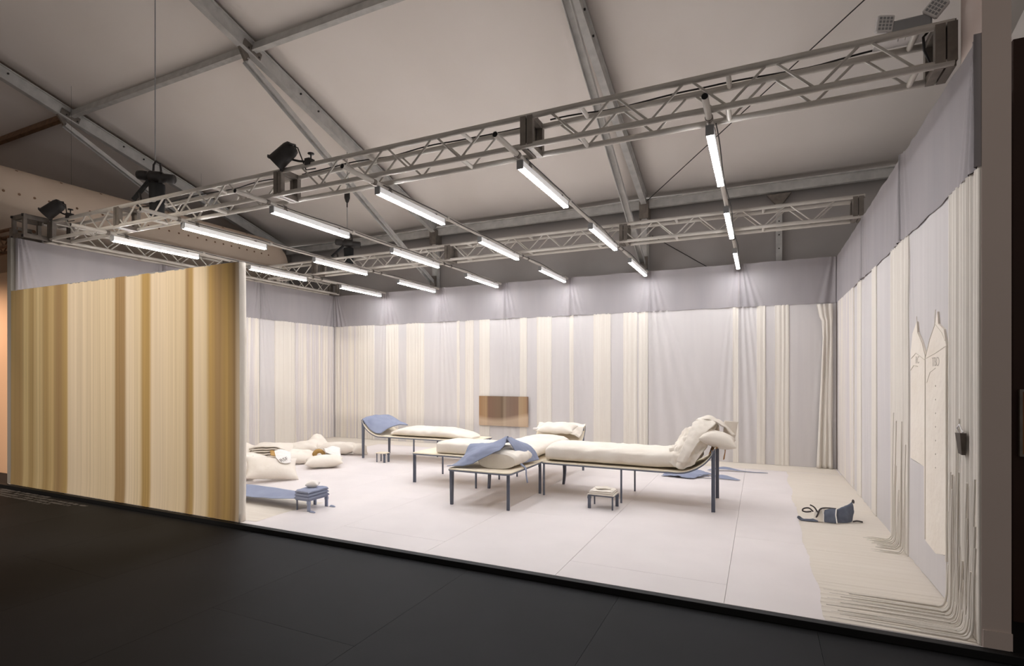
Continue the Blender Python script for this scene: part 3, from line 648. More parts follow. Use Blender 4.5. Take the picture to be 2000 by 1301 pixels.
# ------------------------------------------------------------------ things on the right wall and back wall
XR = 0.035
dr = thing('pinned_dress', (0.0, -5.35, 0.34), 'cream workwear garment stretched flat on the right wall', 'garment')
def wall_poly(poly, d0, d1, name, m_, parent, **kw):
    n = len(poly); v = [(XR - d0, y, z) for y, z in poly] + [(XR - d1, y, z) for y, z in poly]
    return MB().add(v, [tuple(range(n)), tuple(range(2 * n - 1, n - 1, -1))] + [(i, n + i, n + (i + 1) % n, (i + 1) % n) for i in range(n)]).build(name, m_, parent, **kw)
wall_poly([(-4.86, 0.87), (-4.87, 1.78), (-4.93, 1.93), (-5.07, 2.02), (-5.10, 1.93), (-5.24, 1.84), (-5.325, 1.74), (-5.322, 0.95), (-5.318, 0.30), (-5.30, 0.30), (-5.28, 0.86)], 0.014, 0.0255, 'left_panel', M_CREAM, dr)
wall_poly([(-5.332, 0.29), (-5.335, 1.74), (-5.43, 1.84), (-5.58, 1.95), (-5.64, 2.04), (-5.66, 1.95), (-5.79, 1.90), (-5.86, 1.75), (-5.875, 0.34), (-5.60, 0.27)], 0.014, 0.027, 'right_panel', M_CREAM, dr)
MB().tube([(XR - 0.028, -5.329, z) for z in np.linspace(0.3, 1.74, 12)], 0.004, 6).build('front_seam', M_SEAM, dr)
for pts in ([(-5.33, 1.72), (-5.24, 1.83), (-5.10, 1.93), (-5.075, 2.06)], [(-5.34, 1.72), (-5.45, 1.85), (-5.58, 1.95), (-5.60, 2.06)], [(-4.90, 1.72), (-5.05, 1.76), (-5.30, 1.70)], [(-5.36, 1.71), (-5.60, 1.74), (-5.84, 1.78)], [(-4.88, 1.62), (-4.98, 1.66), (-5.1, 1.65)], [(-5.37, 1.52), (-5.46, 1.60), (-5.60, 1.63)], [(-5.6, 1.95), (-5.75, 1.88), (-5.82, 1.82)]):
    MB().tube([(XR - 0.0275, y, z) for y, z in pts], 0.0026, 6).build('stitched_edge', M_SEAM, dr)
for pts, dd in (([(-5.885, 0.3), (-5.89, 0.9), (-5.885, 1.3), (-5.89, 1.78)], 0.008),):
    MB().tube([(XR - 0.035, y, z) for y, z in pts], dd, 8).build('rolled_hem', M_CREAM, dr)
Rm = Matrix(((0, 0, -1, 0), (-1, 0, 0, 0), (0, 1, 0, 0), (0, 0, 0, 1)))
text_part('RC', 0.085, Matrix.Translation((XR - 0.0262, -5.09, 1.675)) @ Rm, 'printed_letters', M_INK, dr)
text_part('TBD', 0.095, Matrix.Translation((XR - 0.0277, -5.60, 1.645)) @ Rm, 'printed_letters', M_INK, dr)
for z in np.linspace(0.9, 1.5, 7): MB().lathe((XR - 0.0265, -5.60, z), (-1, 0, 0), [(0, 0.006), (0.003, 0.006), (0.003, 0)], 8).build('stud', M_SEAM, dr)
pa = MB()
pp = [(-4.84, 0.02), (-4.85, 0.86), (-5.28, 0.86), (-5.30, 0.30), (-5.55, 0.27), (-5.87, 0.33), (-5.90, 0.02)]
wall_poly(pp, 0.016, 0.024, 'grey_wall_patch', M_LAV, None, label='plain pale grey cloth patch under the flat garment', cat='cloth')
# dark strap pouch on the pleats by the post
po = thing('strap_pouch', (-0.06, -6.27, 1.08), 'dark grey tapered strap hanging on the right wall pleats', 'strap')
v = [(-0.010, -6.235, 1.09), (-0.030, -6.235, 1.09), (-0.030, -6.30, 1.085), (-0.010, -6.30, 1.085), (-0.010, -6.212, 1.21), (-0.040, -6.212, 1.215), (-0.042, -6.315, 1.222), (-0.010, -6.315, 1.222)]
MB().add(v, [(0, 3, 2, 1), (4, 5, 6, 7), (0, 1, 5, 4), (1, 2, 6, 5), (2, 3, 7, 6), (3, 0, 4, 7)]).build('pouch', M_POUCH, po)
MB().tube([(-0.022, -6.23, 1.21), (-0.03, -6.215, 1.245), (-0.024, -6.24, 1.27), (-0.02, -6.26, 1.24), (-0.02, -6.29, 1.225)], 0.005, 6).build('hook', M_WHITEMETAL, po)
# picture panel low on the back wall: plain brown banded print, a stand-in
def print_mat():
    m = ramp_mat('sepia_banded_print', 0, [(-6.79, rgb(144, 112, 82)), (-6.60, rgb(154, 126, 95)), (-6.55, rgb(118, 93, 77)), (-6.30, rgb(118, 97, 79)), (-6.22, rgb(108, 90, 73)), (-6.16, rgb(138, 121, 103)), (-6.10, rgb(124, 104, 90)), (-5.84, rgb(124, 101, 86)), (-5.82, rgb(163, 139, 110)), (-5.65, rgb(156, 128, 99)), (-5.62, rgb(124, 99, 84))], 0.08, 30, 0.7)
    nt = m.node_tree; b = nt.nodes['Principled BSDF']; g = nt.nodes.new('ShaderNodeNewGeometry'); sp = nt.nodes.new('ShaderNodeSeparateXYZ'); nt.links.new(g.outputs['Position'], sp.inputs[0])
    # a soft pale hill shape in the lower half
    w1 = nt.nodes.new('ShaderNodeMath'); w1.operation = 'SINE'; mu = nt.nodes.new('ShaderNodeMath'); mu.operation = 'MULTIPLY'; mu.inputs[1].default_value = 3.2; nt.links.new(sp.outputs[0], mu.inputs[0]); nt.links.new(mu.outputs[0], w1.inputs[0])
    sc = nt.nodes.new('ShaderNodeMath'); sc.operation = 'MULTIPLY_ADD'; sc.inputs[1].default_value = 0.07; sc.inputs[2].default_value = 0.68; nt.links.new(w1.outputs[0], sc.inputs[0])
    df = nt.nodes.new('ShaderNodeMath'); df.operation = 'SUBTRACT'; nt.links.new(sc.outputs[0], df.inputs[0]); nt.links.new(sp.outputs[2], df.inputs[1])
    mr = nt.nodes.new('ShaderNodeMapRange'); mr.inputs['From Min'].default_value = -0.05; mr.inputs['From Max'].default_value = 0.05; mr.inputs['To Max'].default_value = 0.55; nt.links.new(df.outputs[0], mr.inputs['Value'])
    mx = nt.nodes.new('ShaderNodeMix'); mx.data_type = 'RGBA'; nt.links.new(mr.outputs[0], mx.inputs['Factor'])
    old = b.inputs['Base Color'].links[0].from_socket; nt.links.new(old, mx.inputs[6]); mx.inputs[7].default_value = rgb(206, 184, 160)
    nt.links.new(mx.outputs[2], b.inputs['Base Color'])
    return m
MB().box(-6.785, -5.605, -0.072, -0.062, 0.475, 1.119).build('picture_panel', print_mat(), None, 'brown sepia picture panel low on the back wall', 'picture')

# ================================================================== FURNITURE
def bed(name, origin, rot, L, Wd, head, label, legs, zb=0.44, zh=0.745, hx=0.42):
    """local x runs from the foot (0) to the head (L); legs = [(x, y, style)]"""
    o = Vector(origin); R = Matrix.Rotation(rot, 4, 'Z'); T = Matrix.Translation(o) @ R
    t = thing(name, tuple(o), label, 'bed', 'low steel daybeds')
    prof = [(x, zb) for x in np.linspace(0, L - hx if head else L, 24)]
    if head:
        for a in np.linspace(0.08, 1, 16):
            prof.append((L - hx + hx * math.sin(a * PI / 2) ** 1.0 * (0.55 + 0.45 * a), zb + (zh - zb) * a ** 2.1))
    def half(x):
        r = 0.07
        h = Wd / 2
        if x < r: h -= r - math.sqrt(max(0, r * r - (r - x) ** 2))
        if not head and x > L - r: h -= r - math.sqrt(max(0, r * r - (r - (L - x)) ** 2))
        return h
    xs_ = [0.0, 0.008, 0.02, 0.04, 0.07]
    prof = [(x, zb) for x in xs_] + [p for p in prof if p[0] > 0.09]
    if not head: prof = [p for p in prof if p[0] < L - 0.09] + [(L - x, zb) for x in xs_[::-1]]
    P = np.array([[tuple(T @ Vector((x, y, z))) for y in np.linspace(-half(x), half(x), 9)] for x, z in prof])
    MB().grid(P, 0.012).build('canvas_top', M_TOP, t)
    n = len(prof); ring = [(x, -half(x) , z - 0.020) for x, z in prof] + [(x, half(x), z - 0.020) for x, z in prof[::-1]]
    ring.append(ring[0])
    MB().tube([tuple(T @ Vector(p)) for p in ring], 0.0085, 6, False).build('frame_rail', M_SLATE, t)
    for (x, y, st, zt) in legs:
        b = MB()
        if st == 'thin': b.add([], []); b.beam((x, y, 0.0005), (x, y, zt - 0.024), 0.020, 0.020, (0, 1, 0))
        elif st == 'bar': b.beam((x, y, 0.0005), (x, y, zt - 0.024), 0.014, 0.042, (1, 0, 0)); b.beam((x - 0.014, y, 0.0005), (x - 0.014, y, zt - 0.024), 0.034, 0.012, (1, 0, 0))
        else:
            w0, w1 = 0.030, 0.056
            for q in range(6):
                z0_, z1_ = (zt - 0.026) * q / 6 + 0.0005, (zt - 0.026) * (q + 1) / 6 + 0.0005
                a0_, a1_ = w0 + (w1 - w0) * q / 6, w0 + (w1 - w0) * (q + 1) / 6
                bx_ = 0.018 * math.sin(q / 6 * PI) if st == 'bent' else 0
                bx2 = 0.018 * math.sin((q + 1) / 6 * PI) if st == 'bent' else 0
                v = []
                for z_, a_, sh in ((z0_, a0_, bx_), (z1_, a1_, bx2)):
                    v += [(x - a_ / 2 + sh, y - 0.016, z_), (x + a_ / 2 + sh, y - 0.016, z_), (x + a_ / 2 + sh, y + 0.016, z_), (x - a_ / 2 + sh, y + 0.016, z_)]
                b.add(v, [(0, 3, 2, 1), (4, 5, 6, 7), (0, 1, 5, 4), (1, 2, 6, 5), (2, 3, 7, 6), (3, 0, 4, 7)])
        b.xform(T).build('leg', M_SLATE, t)
    return t
hw = 0.385
bedA = bed('daybed', (-5.63, -2.06, 0), PI, 2.40, 0.78, True, 'low daybed with blue cushion at its raised left head', [(2.38, 0.365, 'blade', 0.735), (2.33, -0.36, 'blade', 0.70), (1.22, 0.365, 'thin', 0.44), (1.17, -0.34, 'thin', 0.44), (0.03, 0.33, 'thin', 0.44), (0.03, -0.33, 'thin', 0.44)])
bedC = bed('daybed', (-5.81, -3.56, 0), 0, 1.12, 0.80, False, 'short flat daybed left of the blue covered one', [(0.035, -0.36, 'bar', 0.44), (0.06, 0.365, 'thin', 0.44), (1.06, -0.36, 'thin', 0.44), (1.07, 0.35, 'thin', 0.44)])
bedD = bed('daybed', (-4.205, -4.885, 0), PI / 2, 2.97, 0.84, True, 'long daybed end-on with blue blanket over its front mattress', [(0.035, 0.37, 'blade', 0.44), (0.06, -0.385, 'bar', 0.44), (1.04, 0.38, 'bent', 0.44), (1.05, -0.385, 'bar', 0.44), (2.0, -0.385, 'thin', 0.44), (2.0, 0.385, 'thin', 0.44), (2.95, -0.39, 'bar', 0.74), (2.95, 0.39, 'bar', 0.74)])
bedE = bed('daybed', (-3.775, -3.52, 0), 0, 2.14, 0.82, True, 'daybed on the right with heaped cream bedding at its head', [(0.035, -0.385, 'thin', 0.44), (0.035, 0.385, 'bent', 0.44), (1.06, -0.39, 'thin', 0.44), (1.07, 0.35, 'thin', 0.44), (2.125, -0.385, 'bar', 0.735), (2.115, 0.39, 'bar', 0.735)])

def bolster(path, wid, hgt, zb, name, m_, label, cat, group=None, amp=0.016, freq=6.0, seed=0.0, n=56, pw=2.6, thick_end=0.25, flat_end=(False, False), parent=None):
    """stuffed mattress: rounded sections along a path of (x, y, lift) points"""
    path = np.array(path, float); pc = catmull(path[:, None, :].repeat(2, 1), n, 2)[:, 0]; wv = np.interp(np.linspace(0, 1, n), np.linspace(0, 1, len(wid)), wid) if not np.isscalar(wid) else np.full(n, wid)
    P = []
    K = 36
    for i in range(n):
        p = pc[i]; d = pc[min(i + 1, n - 1)] - pc[max(i - 1, 0)]; d[2] = 0; d /= np.linalg.norm(d); r = np.array([-d[1], d[0], 0])
        t = i / (n - 1)
        e = 1.0
        if not flat_end[0]: e *= min(1, (t / thick_end)) ** 0.45 if t < thick_end else 1
        else: e *= 0.86 if i == 0 else 1
        if not flat_end[1]: e *= min(1, ((1 - t) / thick_end)) ** 0.45 if 1 - t < thick_end else 1
        else: e *= 0.86 if i == n - 1 else 1
        w_, h_ = wv[i] / 2 * (0.55 + 0.45 * e), hgt / 2 * max(0.05, e)
        if (i == 0 and not flat_end[0]) or (i == n - 1 and not flat_end[1]): w_ *= 0.75; h_ = 0.012
        row = []
        for k in range(K):
            a = 2 * PI * k / K; ca, sa = math.cos(a), math.sin(a)
            x_ = w_ * math.copysign(abs(ca) ** (2 / pw), ca); z_ = h_ * math.copysign(abs(sa) ** (2 / pw), sa)
            q = p[:3] * [1, 1, 0] + r * x_; z = zb + p[2] + h_ + z_
            wr = (1 - 2 * abs(nz(q[0] * freq + seed, q[1] * freq, z * freq * 2))) * amp
            q = q + r * (wr * ca); row.append((q[0], q[1], max(zb + p[2] + 0.0015, z + wr * (0.7 if sa > -0.2 else 0))))
        P.append(row)
    P = np.array(P); b = MB(); b.grid(P.transpose(1, 0, 2)[::-1], 0, True, True)
    b.add([tuple(q) for q in P[0]], [tuple(range(K))], False); b.add([tuple(q) for q in P[-1]], [tuple(range(K - 1, -1, -1))], False)
    return b.build(name, m_, parent, label, cat, group)
ZM = 0.4415
GM = 'stuffed cream mattresses on the daybeds'
bolster([(-7.50, -2.05, 0), (-7.0, -2.06, 0), (-6.5, -2.05, 0), (-5.78, -2.05, 0)], 0.66, 0.165, ZM, 'mattress', M_CREAM, 'cream stuffed mattress on the daybed with blue cushion', 'mattress', GM, seed=1)
bolster([(-5.43, -3.56, 0), (-5.1, -3.56, 0), (-4.90, -3.56, 0), (-4.66, -3.56, 0)], 0.66, 0.165, ZM, 'mattress', M_CREAM, 'square-ended cream mattress on the short flat daybed', 'mattress', GM, seed=2, flat_end=(True, True), pw=6, amp=0.007)
bolster([(-4.06, -4.66, 0), (-4.12, -4.3, 0), (-4.20, -3.6, 0), (-4.2, -2.6, 0), (-4.2, -2.32, 0.01)], [0.46, 0.62, 0.70, 0.70, 0.70], 0.20, ZM, 'mattress', M_CREAM, 'cream mattress running lengthways under the blue blanket', 'mattress', GM, seed=3, flat_end=(True, False), pw=2.5, amp=0.013)
mE = bolster([(-3.74, -3.52, 0), (-3.2, -3.52, 0), (-2.7, -3.52, 0), (-2.3, -3.52, 0.0), (-1.98, -3.52, 0.03), (-1.80, -3.52, 0.14)], 0.70, 0.215, ZM, 'mattress', M_CREAM, 'long cream mattress running up the raised right head', 'mattress', GM, seed=4, flat_end=(True, False), pw=3.6, amp=0.018, thick_end=0.12, n=60)

PM = {}
def pillow(name, L_, Wd, T_, loc, rot, label, m_=None, group=None, seed=0.0, amp=0.016, cat='pillow', cut=0.10):
    n = 26; us = np.sin(np.linspace(-PI / 2, PI / 2, n)); b = MB()
    def pt(u, v, s_):
        h = T_ / 2 * ((1 - abs(u) ** 3) * (1 - abs(v) ** 3)) ** 0.55
        x = L_ / 2 * u * (1 - cut * (1 - v * v)); y = Wd / 2 * v * (1 - cut * (1 - u * u))
        wr = (1 - 2 * abs(nz(x * 6 + seed, y * 6 - seed, s_ + seed))) * amp * (0.3 + h / (T_ / 2 + 1e-6))
        return (x, y, s_ * max(0.0, h + wr * (1 if h > 0.002 else 0)))
    top = np.array([[pt(u, v, 1) for v in us] for u in us]); bot = np.array([[pt(u, v, -1) for v in us] for u in us])
    b.grid(top, 0); b.grid(bot[::-1], 0)
    E_ = Euler(rot); M_ = E_.to_matrix().to_4x4()
    b.xform(M_)
    zmin = min(p[2] for p in b.v)
    b.xform(Matrix.Translation((loc[0], loc[1], loc[2] - zmin))); PM[label] = Matrix.Translation((loc[0], loc[1], loc[2] - zmin)) @ M_
    return b.build(name, m_ or M_CREAM, None, label, cat, group)
def cloth(C, m, n, thick, amp, freq, seed, name, m_, parent=None, lo=None, **kw):
    P = catmull(C, m, n); P = wrinkle(P, amp, freq, seed)
    if lo is not None: P[..., 2] = np.maximum(P[..., 2], lo)
    b = MB().grid(P, thick)
    return b.build(name, m_, parent, **kw)

# blue cushion cloth on the left daybed's head
cu = cloth([[(-8.02, -2.44, 0.745), (-7.97, -2.43, 0.665), (-7.86, -2.43, 0.565), (-7.72, -2.42, 0.485), (-7.62, -2.40, 0.475)],
            [(-8.03, -2.25, 0.775), (-7.93, -2.25, 0.745), (-7.82, -2.25, 0.690), (-7.68, -2.25, 0.62), (-7.56, -2.24, 0.57)],
            [(-8.03, -2.0, 0.780), (-7.92, -2.0, 0.765), (-7.78, -2.0, 0.720), (-7.62, -2.0, 0.665), (-7.50, -2.0, 0.615)],
            [(-8.02, -1.75, 0.770), (-7.90, -1.76, 0.76), (-7.74, -1.78, 0.71), (-7.58, -1.8, 0.645), (-7.42, -1.82, 0.60)]], 40, 36, 0.02, 0.014, 4.0, 2.0, 'blue_cushion', M_BLUE, label='dusty blue cushion folded over the left daybed head', cat='cushion')
# blanket heap on the daybed seen end-on
bl = thing('blue_blanket', (-4.2, -4.3, 0.46), 'dusty blue blanket thrown over the mattress with hanging strap', 'blanket')
cloth([[(-4.63, -4.875, 0.462), (-4.52, -4.82, 0.466), (-4.36, -4.79, 0.49), (-4.20, -4.745, 0.575), (-4.00, -4.70, 0.678)],
       [(-4.63, -4.70, 0.47), (-4.53, -4.68, 0.52), (-4.38, -4.67, 0.60), (-4.20, -4.63, 0.69), (-3.99, -4.58, 0.73)],
       [(-4.62, -4.48, 0.54), (-4.54, -4.44, 0.62), (-4.40, -4.42, 0.665), (-4.22, -4.40, 0.725), (-4.03, -4.42, 0.81)],
       [(-4.63, -4.30, 0.672), (-4.54, -4.26, 0.672), (-4.42, -4.24, 0.672), (-4.26, -4.22, 0.71), (-4.10, -4.22, 0.775)],
       [(-4.64, -4.10, 0.60), (-4.55, -4.06, 0.655), (-4.42, -4.04, 0.662), (-4.28, -4.02, 0.675), (-4.12, -4.02, 0.69)]], 44, 44, 0.006, 0.008, 6.0, 5.0, 'blanket_sheet', M_BLUE, bl, lo=0.452)
cloth([[(-4.06, -4.40, 0.79), (-4.05, -4.30, 0.785), (-4.06, -4.18, 0.76), (-4.10, -4.02, 0.69)],
       [(-3.97, -4.42, 0.70), (-3.95, -4.30, 0.705), (-3.94, -4.16, 0.70), (-3.95, -4.00, 0.675)],
       [(-3.90, -4.40, 0.585), (-3.865, -4.27, 0.60), (-3.85, -4.12, 0.60), (-3.845, -3.99, 0.60)],
       [(-3.86, -4.36, 0.475), (-3.82, -4.24, 0.475), (-3.79, -4.10, 0.475), (-3.775, -3.985, 0.475)]], 30, 30, 0.006, 0.006, 7.0, 9.0, 'side_flap', M_BLUE, bl, lo=0.455)
cloth([[(-3.90, -4.42, 0.60), (-3.90, -4.455, 0.60)], [(-3.84, -4.43, 0.50), (-3.84, -4.465, 0.49)], [(-3.775, -4.42, 0.44), (-3.775, -4.455, 0.43)], [(-3.772, -4.40, 0.34), (-3.770, -4.44, 0.34)], [(-3.765, -4.38, 0.25), (-3.765, -4.42, 0.25)]], 24, 4, 0.004, 0.002, 6.0, 3.0, 'hanging_strap', M_BLUE, bl)
# pillow and cloth against the head of that daybed
pillow('pillow', 0.60, 0.34, 0.13, (-4.12, -2.36, 0.63), (0.2, 0, 0.05), 'plump cream pillow at the far head of the blue-blanket daybed', seed=11, group='cream pillows')
cloth([[(-4.62, -1.905, 0.765), (-4.42, -1.90, 0.770), (-4.20, -1.895, 0.775), (-4.0, -1.90, 0.770), (-3.785, -1.905, 0.765)],
       [(-4.60, -1.985, 0.745), (-4.40, -1.985, 0.755), (-4.20, -1.98, 0.77), (-4.0, -1.985, 0.745), (-3.79, -1.985, 0.72)],
       [(-4.60, -2.06, 0.70), (-4.40, -2.06, 0.70), (-4.20, -2.04, 0.73), (-4.0, -2.06, 0.69), (-3.80, -2.05, 0.62)],
       [(-4.60, -2.14, 0.635), (-4.42, -2.15, 0.655), (-4.22, -2.14, 0.67), (-4.0, -2.13, 0.63), (-3.83, -2.12, 0.55)]], 30, 40, 0.008, 0.014, 6.0, 4.0, 'crumpled_sheet', M_CREAM, label='crumpled cream sheet hung over the far daybed head', cat='sheet')
MB().lathe((-4.60, -2.22, 0.68), (1, 0.05, 0), [(0, 0), (0.005, 0.022), (0.10, 0.030), (0.25, 0.026), (0.36, 0.03), (0.365, 0)], 12).build('folded_cloth', M_PAPER, None, 'rolled white cloth lying before the far headboard sheet', 'cloth')
# heap on the right daybed's head
hp = thing('bedding_heap', (-1.85, -3.55, 0.65), 'heap of crumpled cream bedding on the raised right head', 'bedding')
cloth([[(-2.14, -3.90, 0.56), (-2.08, -3.92, 0.50), (-1.98, -3.93, 0.48), (-1.86, -3.93, 0.56)],
       [(-2.16, -3.78, 0.69), (-2.03, -3.80, 0.76), (-1.90, -3.80, 0.80), (-1.72, -3.84, 0.76)],
       [(-2.12, -3.60, 0.72), (-2.00, -3.60, 0.90), (-1.86, -3.58, 0.98), (-1.66, -3.62, 0.92)],
       [(-2.08, -3.42, 0.70), (-1.98, -3.40, 0.87), (-1.84, -3.40, 1.00), (-1.62, -3.44, 0.98)],
       [(-2.05, -3.20, 0.66), (-1.95, -3.18, 0.70), (-1.80, -3.18, 0.82), (-1.62, -3.22, 0.84)]], 60, 60, 0.008, 0.034, 6.5, 7.0, 'crumpled_quilt', M_CREAM, hp)
cloth([[(-1.90, -3.70, 1.00), (-1.80, -3.66, 1.05), (-1.68, -3.62, 1.03)], [(-1.90, -3.76, 0.97), (-1.78, -3.74, 1.00), (-1.64, -3.70, 1.00)], [(-1.94, -3.84, 0.86), (-1.84, -3.84, 0.90), (-1.74, -3.84, 0.90)], [(-2.0, -3.92, 0.70), (-1.92, -3.93, 0.72), (-1.86, -3.93, 0.72)], [(-2.05, -3.95, 0.56), (-1.98, -3.96, 0.55), (-1.94, -3.95, 0.56)]], 34, 22, 0.014, 0.010, 8.0, 1.0, 'hanging_sleeve', M_CREAM, hp)
cloth([[(-1.86, -3.68, 1.03), (-1.74, -3.66, 1.05), (-1.60, -3.60, 0.99), (-1.46, -3.56, 0.86)], [(-1.84, -3.56, 1.05), (-1.72, -3.54, 1.07), (-1.58, -3.50, 1.00), (-1.44, -3.48, 0.85)], [(-1.82, -3.44, 1.02), (-1.70, -3.42, 1.04), (-1.56, -3.40, 0.98), (-1.43, -3.40, 0.84)]], 20, 30, 0.014, 0.012, 7.0, 6.0, 'folded_top_sheet', M_CREAM, hp)
cloth([[(-1.70, -3.90, 0.66), (-1.70, -3.50, 0.70), (-1.70, -3.16, 0.70)], [(-1.605, -3.88, 0.74), (-1.60, -3.50, 0.76), (-1.60, -3.16, 0.76)], [(-1.56, -3.30, 0.66), (-1.555, -3.26, 0.68), (-1.56, -3.16, 0.68)], [(-1.575, -3.30, 0.52), (-1.57, -3.24, 0.52), (-1.575, -3.16, 0.52)]], 24, 16, 0.006, 0.004, 5.0, 6.0, 'tan_lining', M_BROWNC, hp)
pillow('pillow', 0.42, 0.34, 0.17, (-1.615, -3.76, 0.715), (0.15, 0.22, 0.1), 'cream pillow jutting over the right daybed head', seed=21, amp=0.006, cut=0.14, group='cream pillows')
cloth([[(-1.56, -3.42, 0.80), (-1.50, -3.40, 0.79), (-1.45, -3.36, 0.80)], [(-1.57, -3.42, 0.90), (-1.50, -3.41, 0.91), (-1.43, -3.37, 0.90)], [(-1.56, -3.42, 1.02), (-1.49, -3.40, 1.015), (-1.41, -3.36, 1.005)]], 16, 16, 0.02, 0.006, 8, 2, 'stiff_cloth_flap', M_CREAM, label='stiff upright cream flap behind the right heap', cat='cloth')

# stools
def stool(o, rot, Lx, Ly, h, label, legstyle, m_top, blue=False):
    T = Matrix.Translation(o) @ Matrix.Rotation(rot, 4, 'Z')
    t = thing('stool', tuple(o), label, 'stool', 'little low stools')
    MB().cbox(-Lx / 2, Lx / 2, -Ly / 2, Ly / 2, h - 0.016, h, 0.004).xform(T).build('seat_board', m_top, t)
    lm = M_BLUE if blue else M_SLATE
    for i, (sx, sy) in enumerate(((-1, -1), (1, -1), (1, 1), (-1, 1))):
        st = legstyle[i]; x, y = sx * (Lx / 2 - 0.016), sy * (Ly / 2 - 0.016); b = MB()
        if st == 't': b.beam((x, y, 0.0005), (x, y, h - 0.0165), 0.012, 0.016, (1, 0, 0))
        else: b.beam((x, y, 0.0005), (x, y, h - 0.0165), 0.034, 0.020, (0, 1, 0)); b.beam((x, y, h - 0.05), (x, y, h - 0.0165), 0.042, 0.024, (0, 1, 0))
        b.xform(T).build('leg', M_SLATE if (blue and st == 't') else lm, t)
    return t, T
stool((-7.375, -2.645, 0), 0, 0.20, 0.15, 0.175, 'tiny bare stool before the blue-cushion daybed', ['t', 'w', 'w', 't'], M_TOP)
s2, T2 = stool((-2.86, -4.21, 0), 0.0, 0.31, 0.25, 0.165, 'little stool with folded cream cloth in front of the right daybed', ['w', 't', 'w', 't'], M_SLATE)
def pad(T, Lx, Ly, z0, z1, name, m_, parent=None, seed=0, amp=0.004, **kw):
    b = MB(); n = 16
    us = np.linspace(-1, 1, n)
    top = np.array([[(Lx / 2 * u * (1 + 0.02 * nz(v * 2 + seed, z1)), Ly / 2 * v, z1 - 0.012 * (max(0, abs(u) - 0.85) / 0.15) ** 2 - 0.012 * (max(0, abs(v) - 0.85) / 0.15) ** 2 + amp * nz(u * 2.2 + seed, v * 2.2, seed)) for v in us] for u in us])
    b.grid(top, 0)
    ring = [(i, 0) for i in range(n)] + [(n - 1, j) for j in range(1, n)] + [(i, n - 1) for i in range(n - 2, -1, -1)] + [(0, j) for j in range(n - 2, 0, -1)]
    up = [tuple(top[i, j]) for i, j in ring]; dn = [(p[0] * 1.01, p[1] * 1.01, z0) for p in up]; k = len(up)
    b.add(dn + up, [(i, (i + 1) % k, k + (i + 1) % k, k + i) for i in range(k)] + [tuple(range(k - 1, -1, -1))], True)
    return b.xform(T).build(name, m_, parent, **kw)
fs = thing('folded_cloth', (-2.86, -4.21, 0.166), 'folded cream cloth stacked on the stool in front', 'cloth')
for q, (a, b_) in enumerate(((0.1655, 0.186), (0.187, 0.206), (0.207, 0.222))): pad(T2, 0.315 - 0.02 * q, 0.255 - 0.015 * q, a, b_, 'fold_layer', M_CREAM, fs, seed=q * 2.2)
cloth([[(-2.96, -4.20, 0.232), (-2.90, -4.15, 0.236), (-2.84, -4.12, 0.234)], [(-2.94, -4.26, 0.232), (-2.88, -4.22, 0.246), (-2.80, -4.18, 0.236)], [(-2.90, -4.30, 0.230), (-2.84, -4.28, 0.235), (-2.76, -4.24, 0.230)]], 16, 16, 0.008, 0.008, 14, 3, 'loose_top_fold', M_CREAM, fs, lo=0.228)
s3, T3 = stool((-5.985, -5.705, 0), 0.0, 0.215, 0.31, 0.135, 'blue stool with trousered legs beside the front curtain end', ['t', 'w', 'w', 'w'], M_BLUE, True)
fb = thing('folded_cloth', (-5.985, -5.705, 0.136), 'stack of folded blue cloth on the blue stool', 'cloth')
for q, (a, b_) in enumerate(((0.1355, 0.172), (0.174, 0.206), (0.208, 0.240))): pad(T3, 0.225 - 0.006 * q, 0.325 - 0.006 * q, a, b_, 'fold_layer', M_BLUE, fb, seed=5 + q * 2.2, amp=0.006)
pillow('white_bundle', 0.15, 0.11, 0.055, (-6.0, -5.68, 0.238), (0.1, 0, 0.5), 'small white crumpled bundle on the blue cloth stack', M_PAPER, seed=3, amp=0.012, cat='cloth')
# feet tabs of the blue stool
for (x, y, lb) in ((-5.86, -5.875, 'small blue trouser cuff on the floor at the front stool leg'), (-5.845, -5.57, 'small blue trouser cuff on the floor at the right stool leg')):
    cloth([[(x, y, 0.003), (x + 0.04, y - 0.002, 0.004), (x + 0.085, y + 0.004, 0.003)], [(x, y + 0.03, 0.016), (x + 0.04, y + 0.03, 0.012), (x + 0.07, y + 0.03, 0.003)]], 6, 12, 0.002, 0.001, 9, 1, 'trouser_cuff', M_BLUE, label=lb, cat='cloth', group='cuffs on the floor')
# slack blue sheet slung from the stool towards the hidden corner
cloth([[(-6.10, -5.86, 0.132), (-6.5, -5.86, 0.10), (-6.95, -5.86, 0.085), (-7.5, -5.86, 0.11)], [(-6.10, -5.72, 0.130), (-6.5, -5.70, 0.105), (-6.95, -5.68, 0.10), (-7.5, -5.68, 0.115)], [(-6.10, -5.56, 0.134), (-6.5, -5.52, 0.125), (-6.95, -5.50, 0.13), (-7.5, -5.50, 0.125)]], 18, 40, 0.004, 0.004, 2.0, 3, 'blue_sheet', M_BLUE, label='slack blue sheet stretched left from the blue stool', cat='sheet')
stool((-7.60, -5.70, 0), 0, 0.21, 0.31, 0.105, 'low blue stool holding the sheet behind the front wall', ['t', 't', 't', 't'], M_BLUE, True)

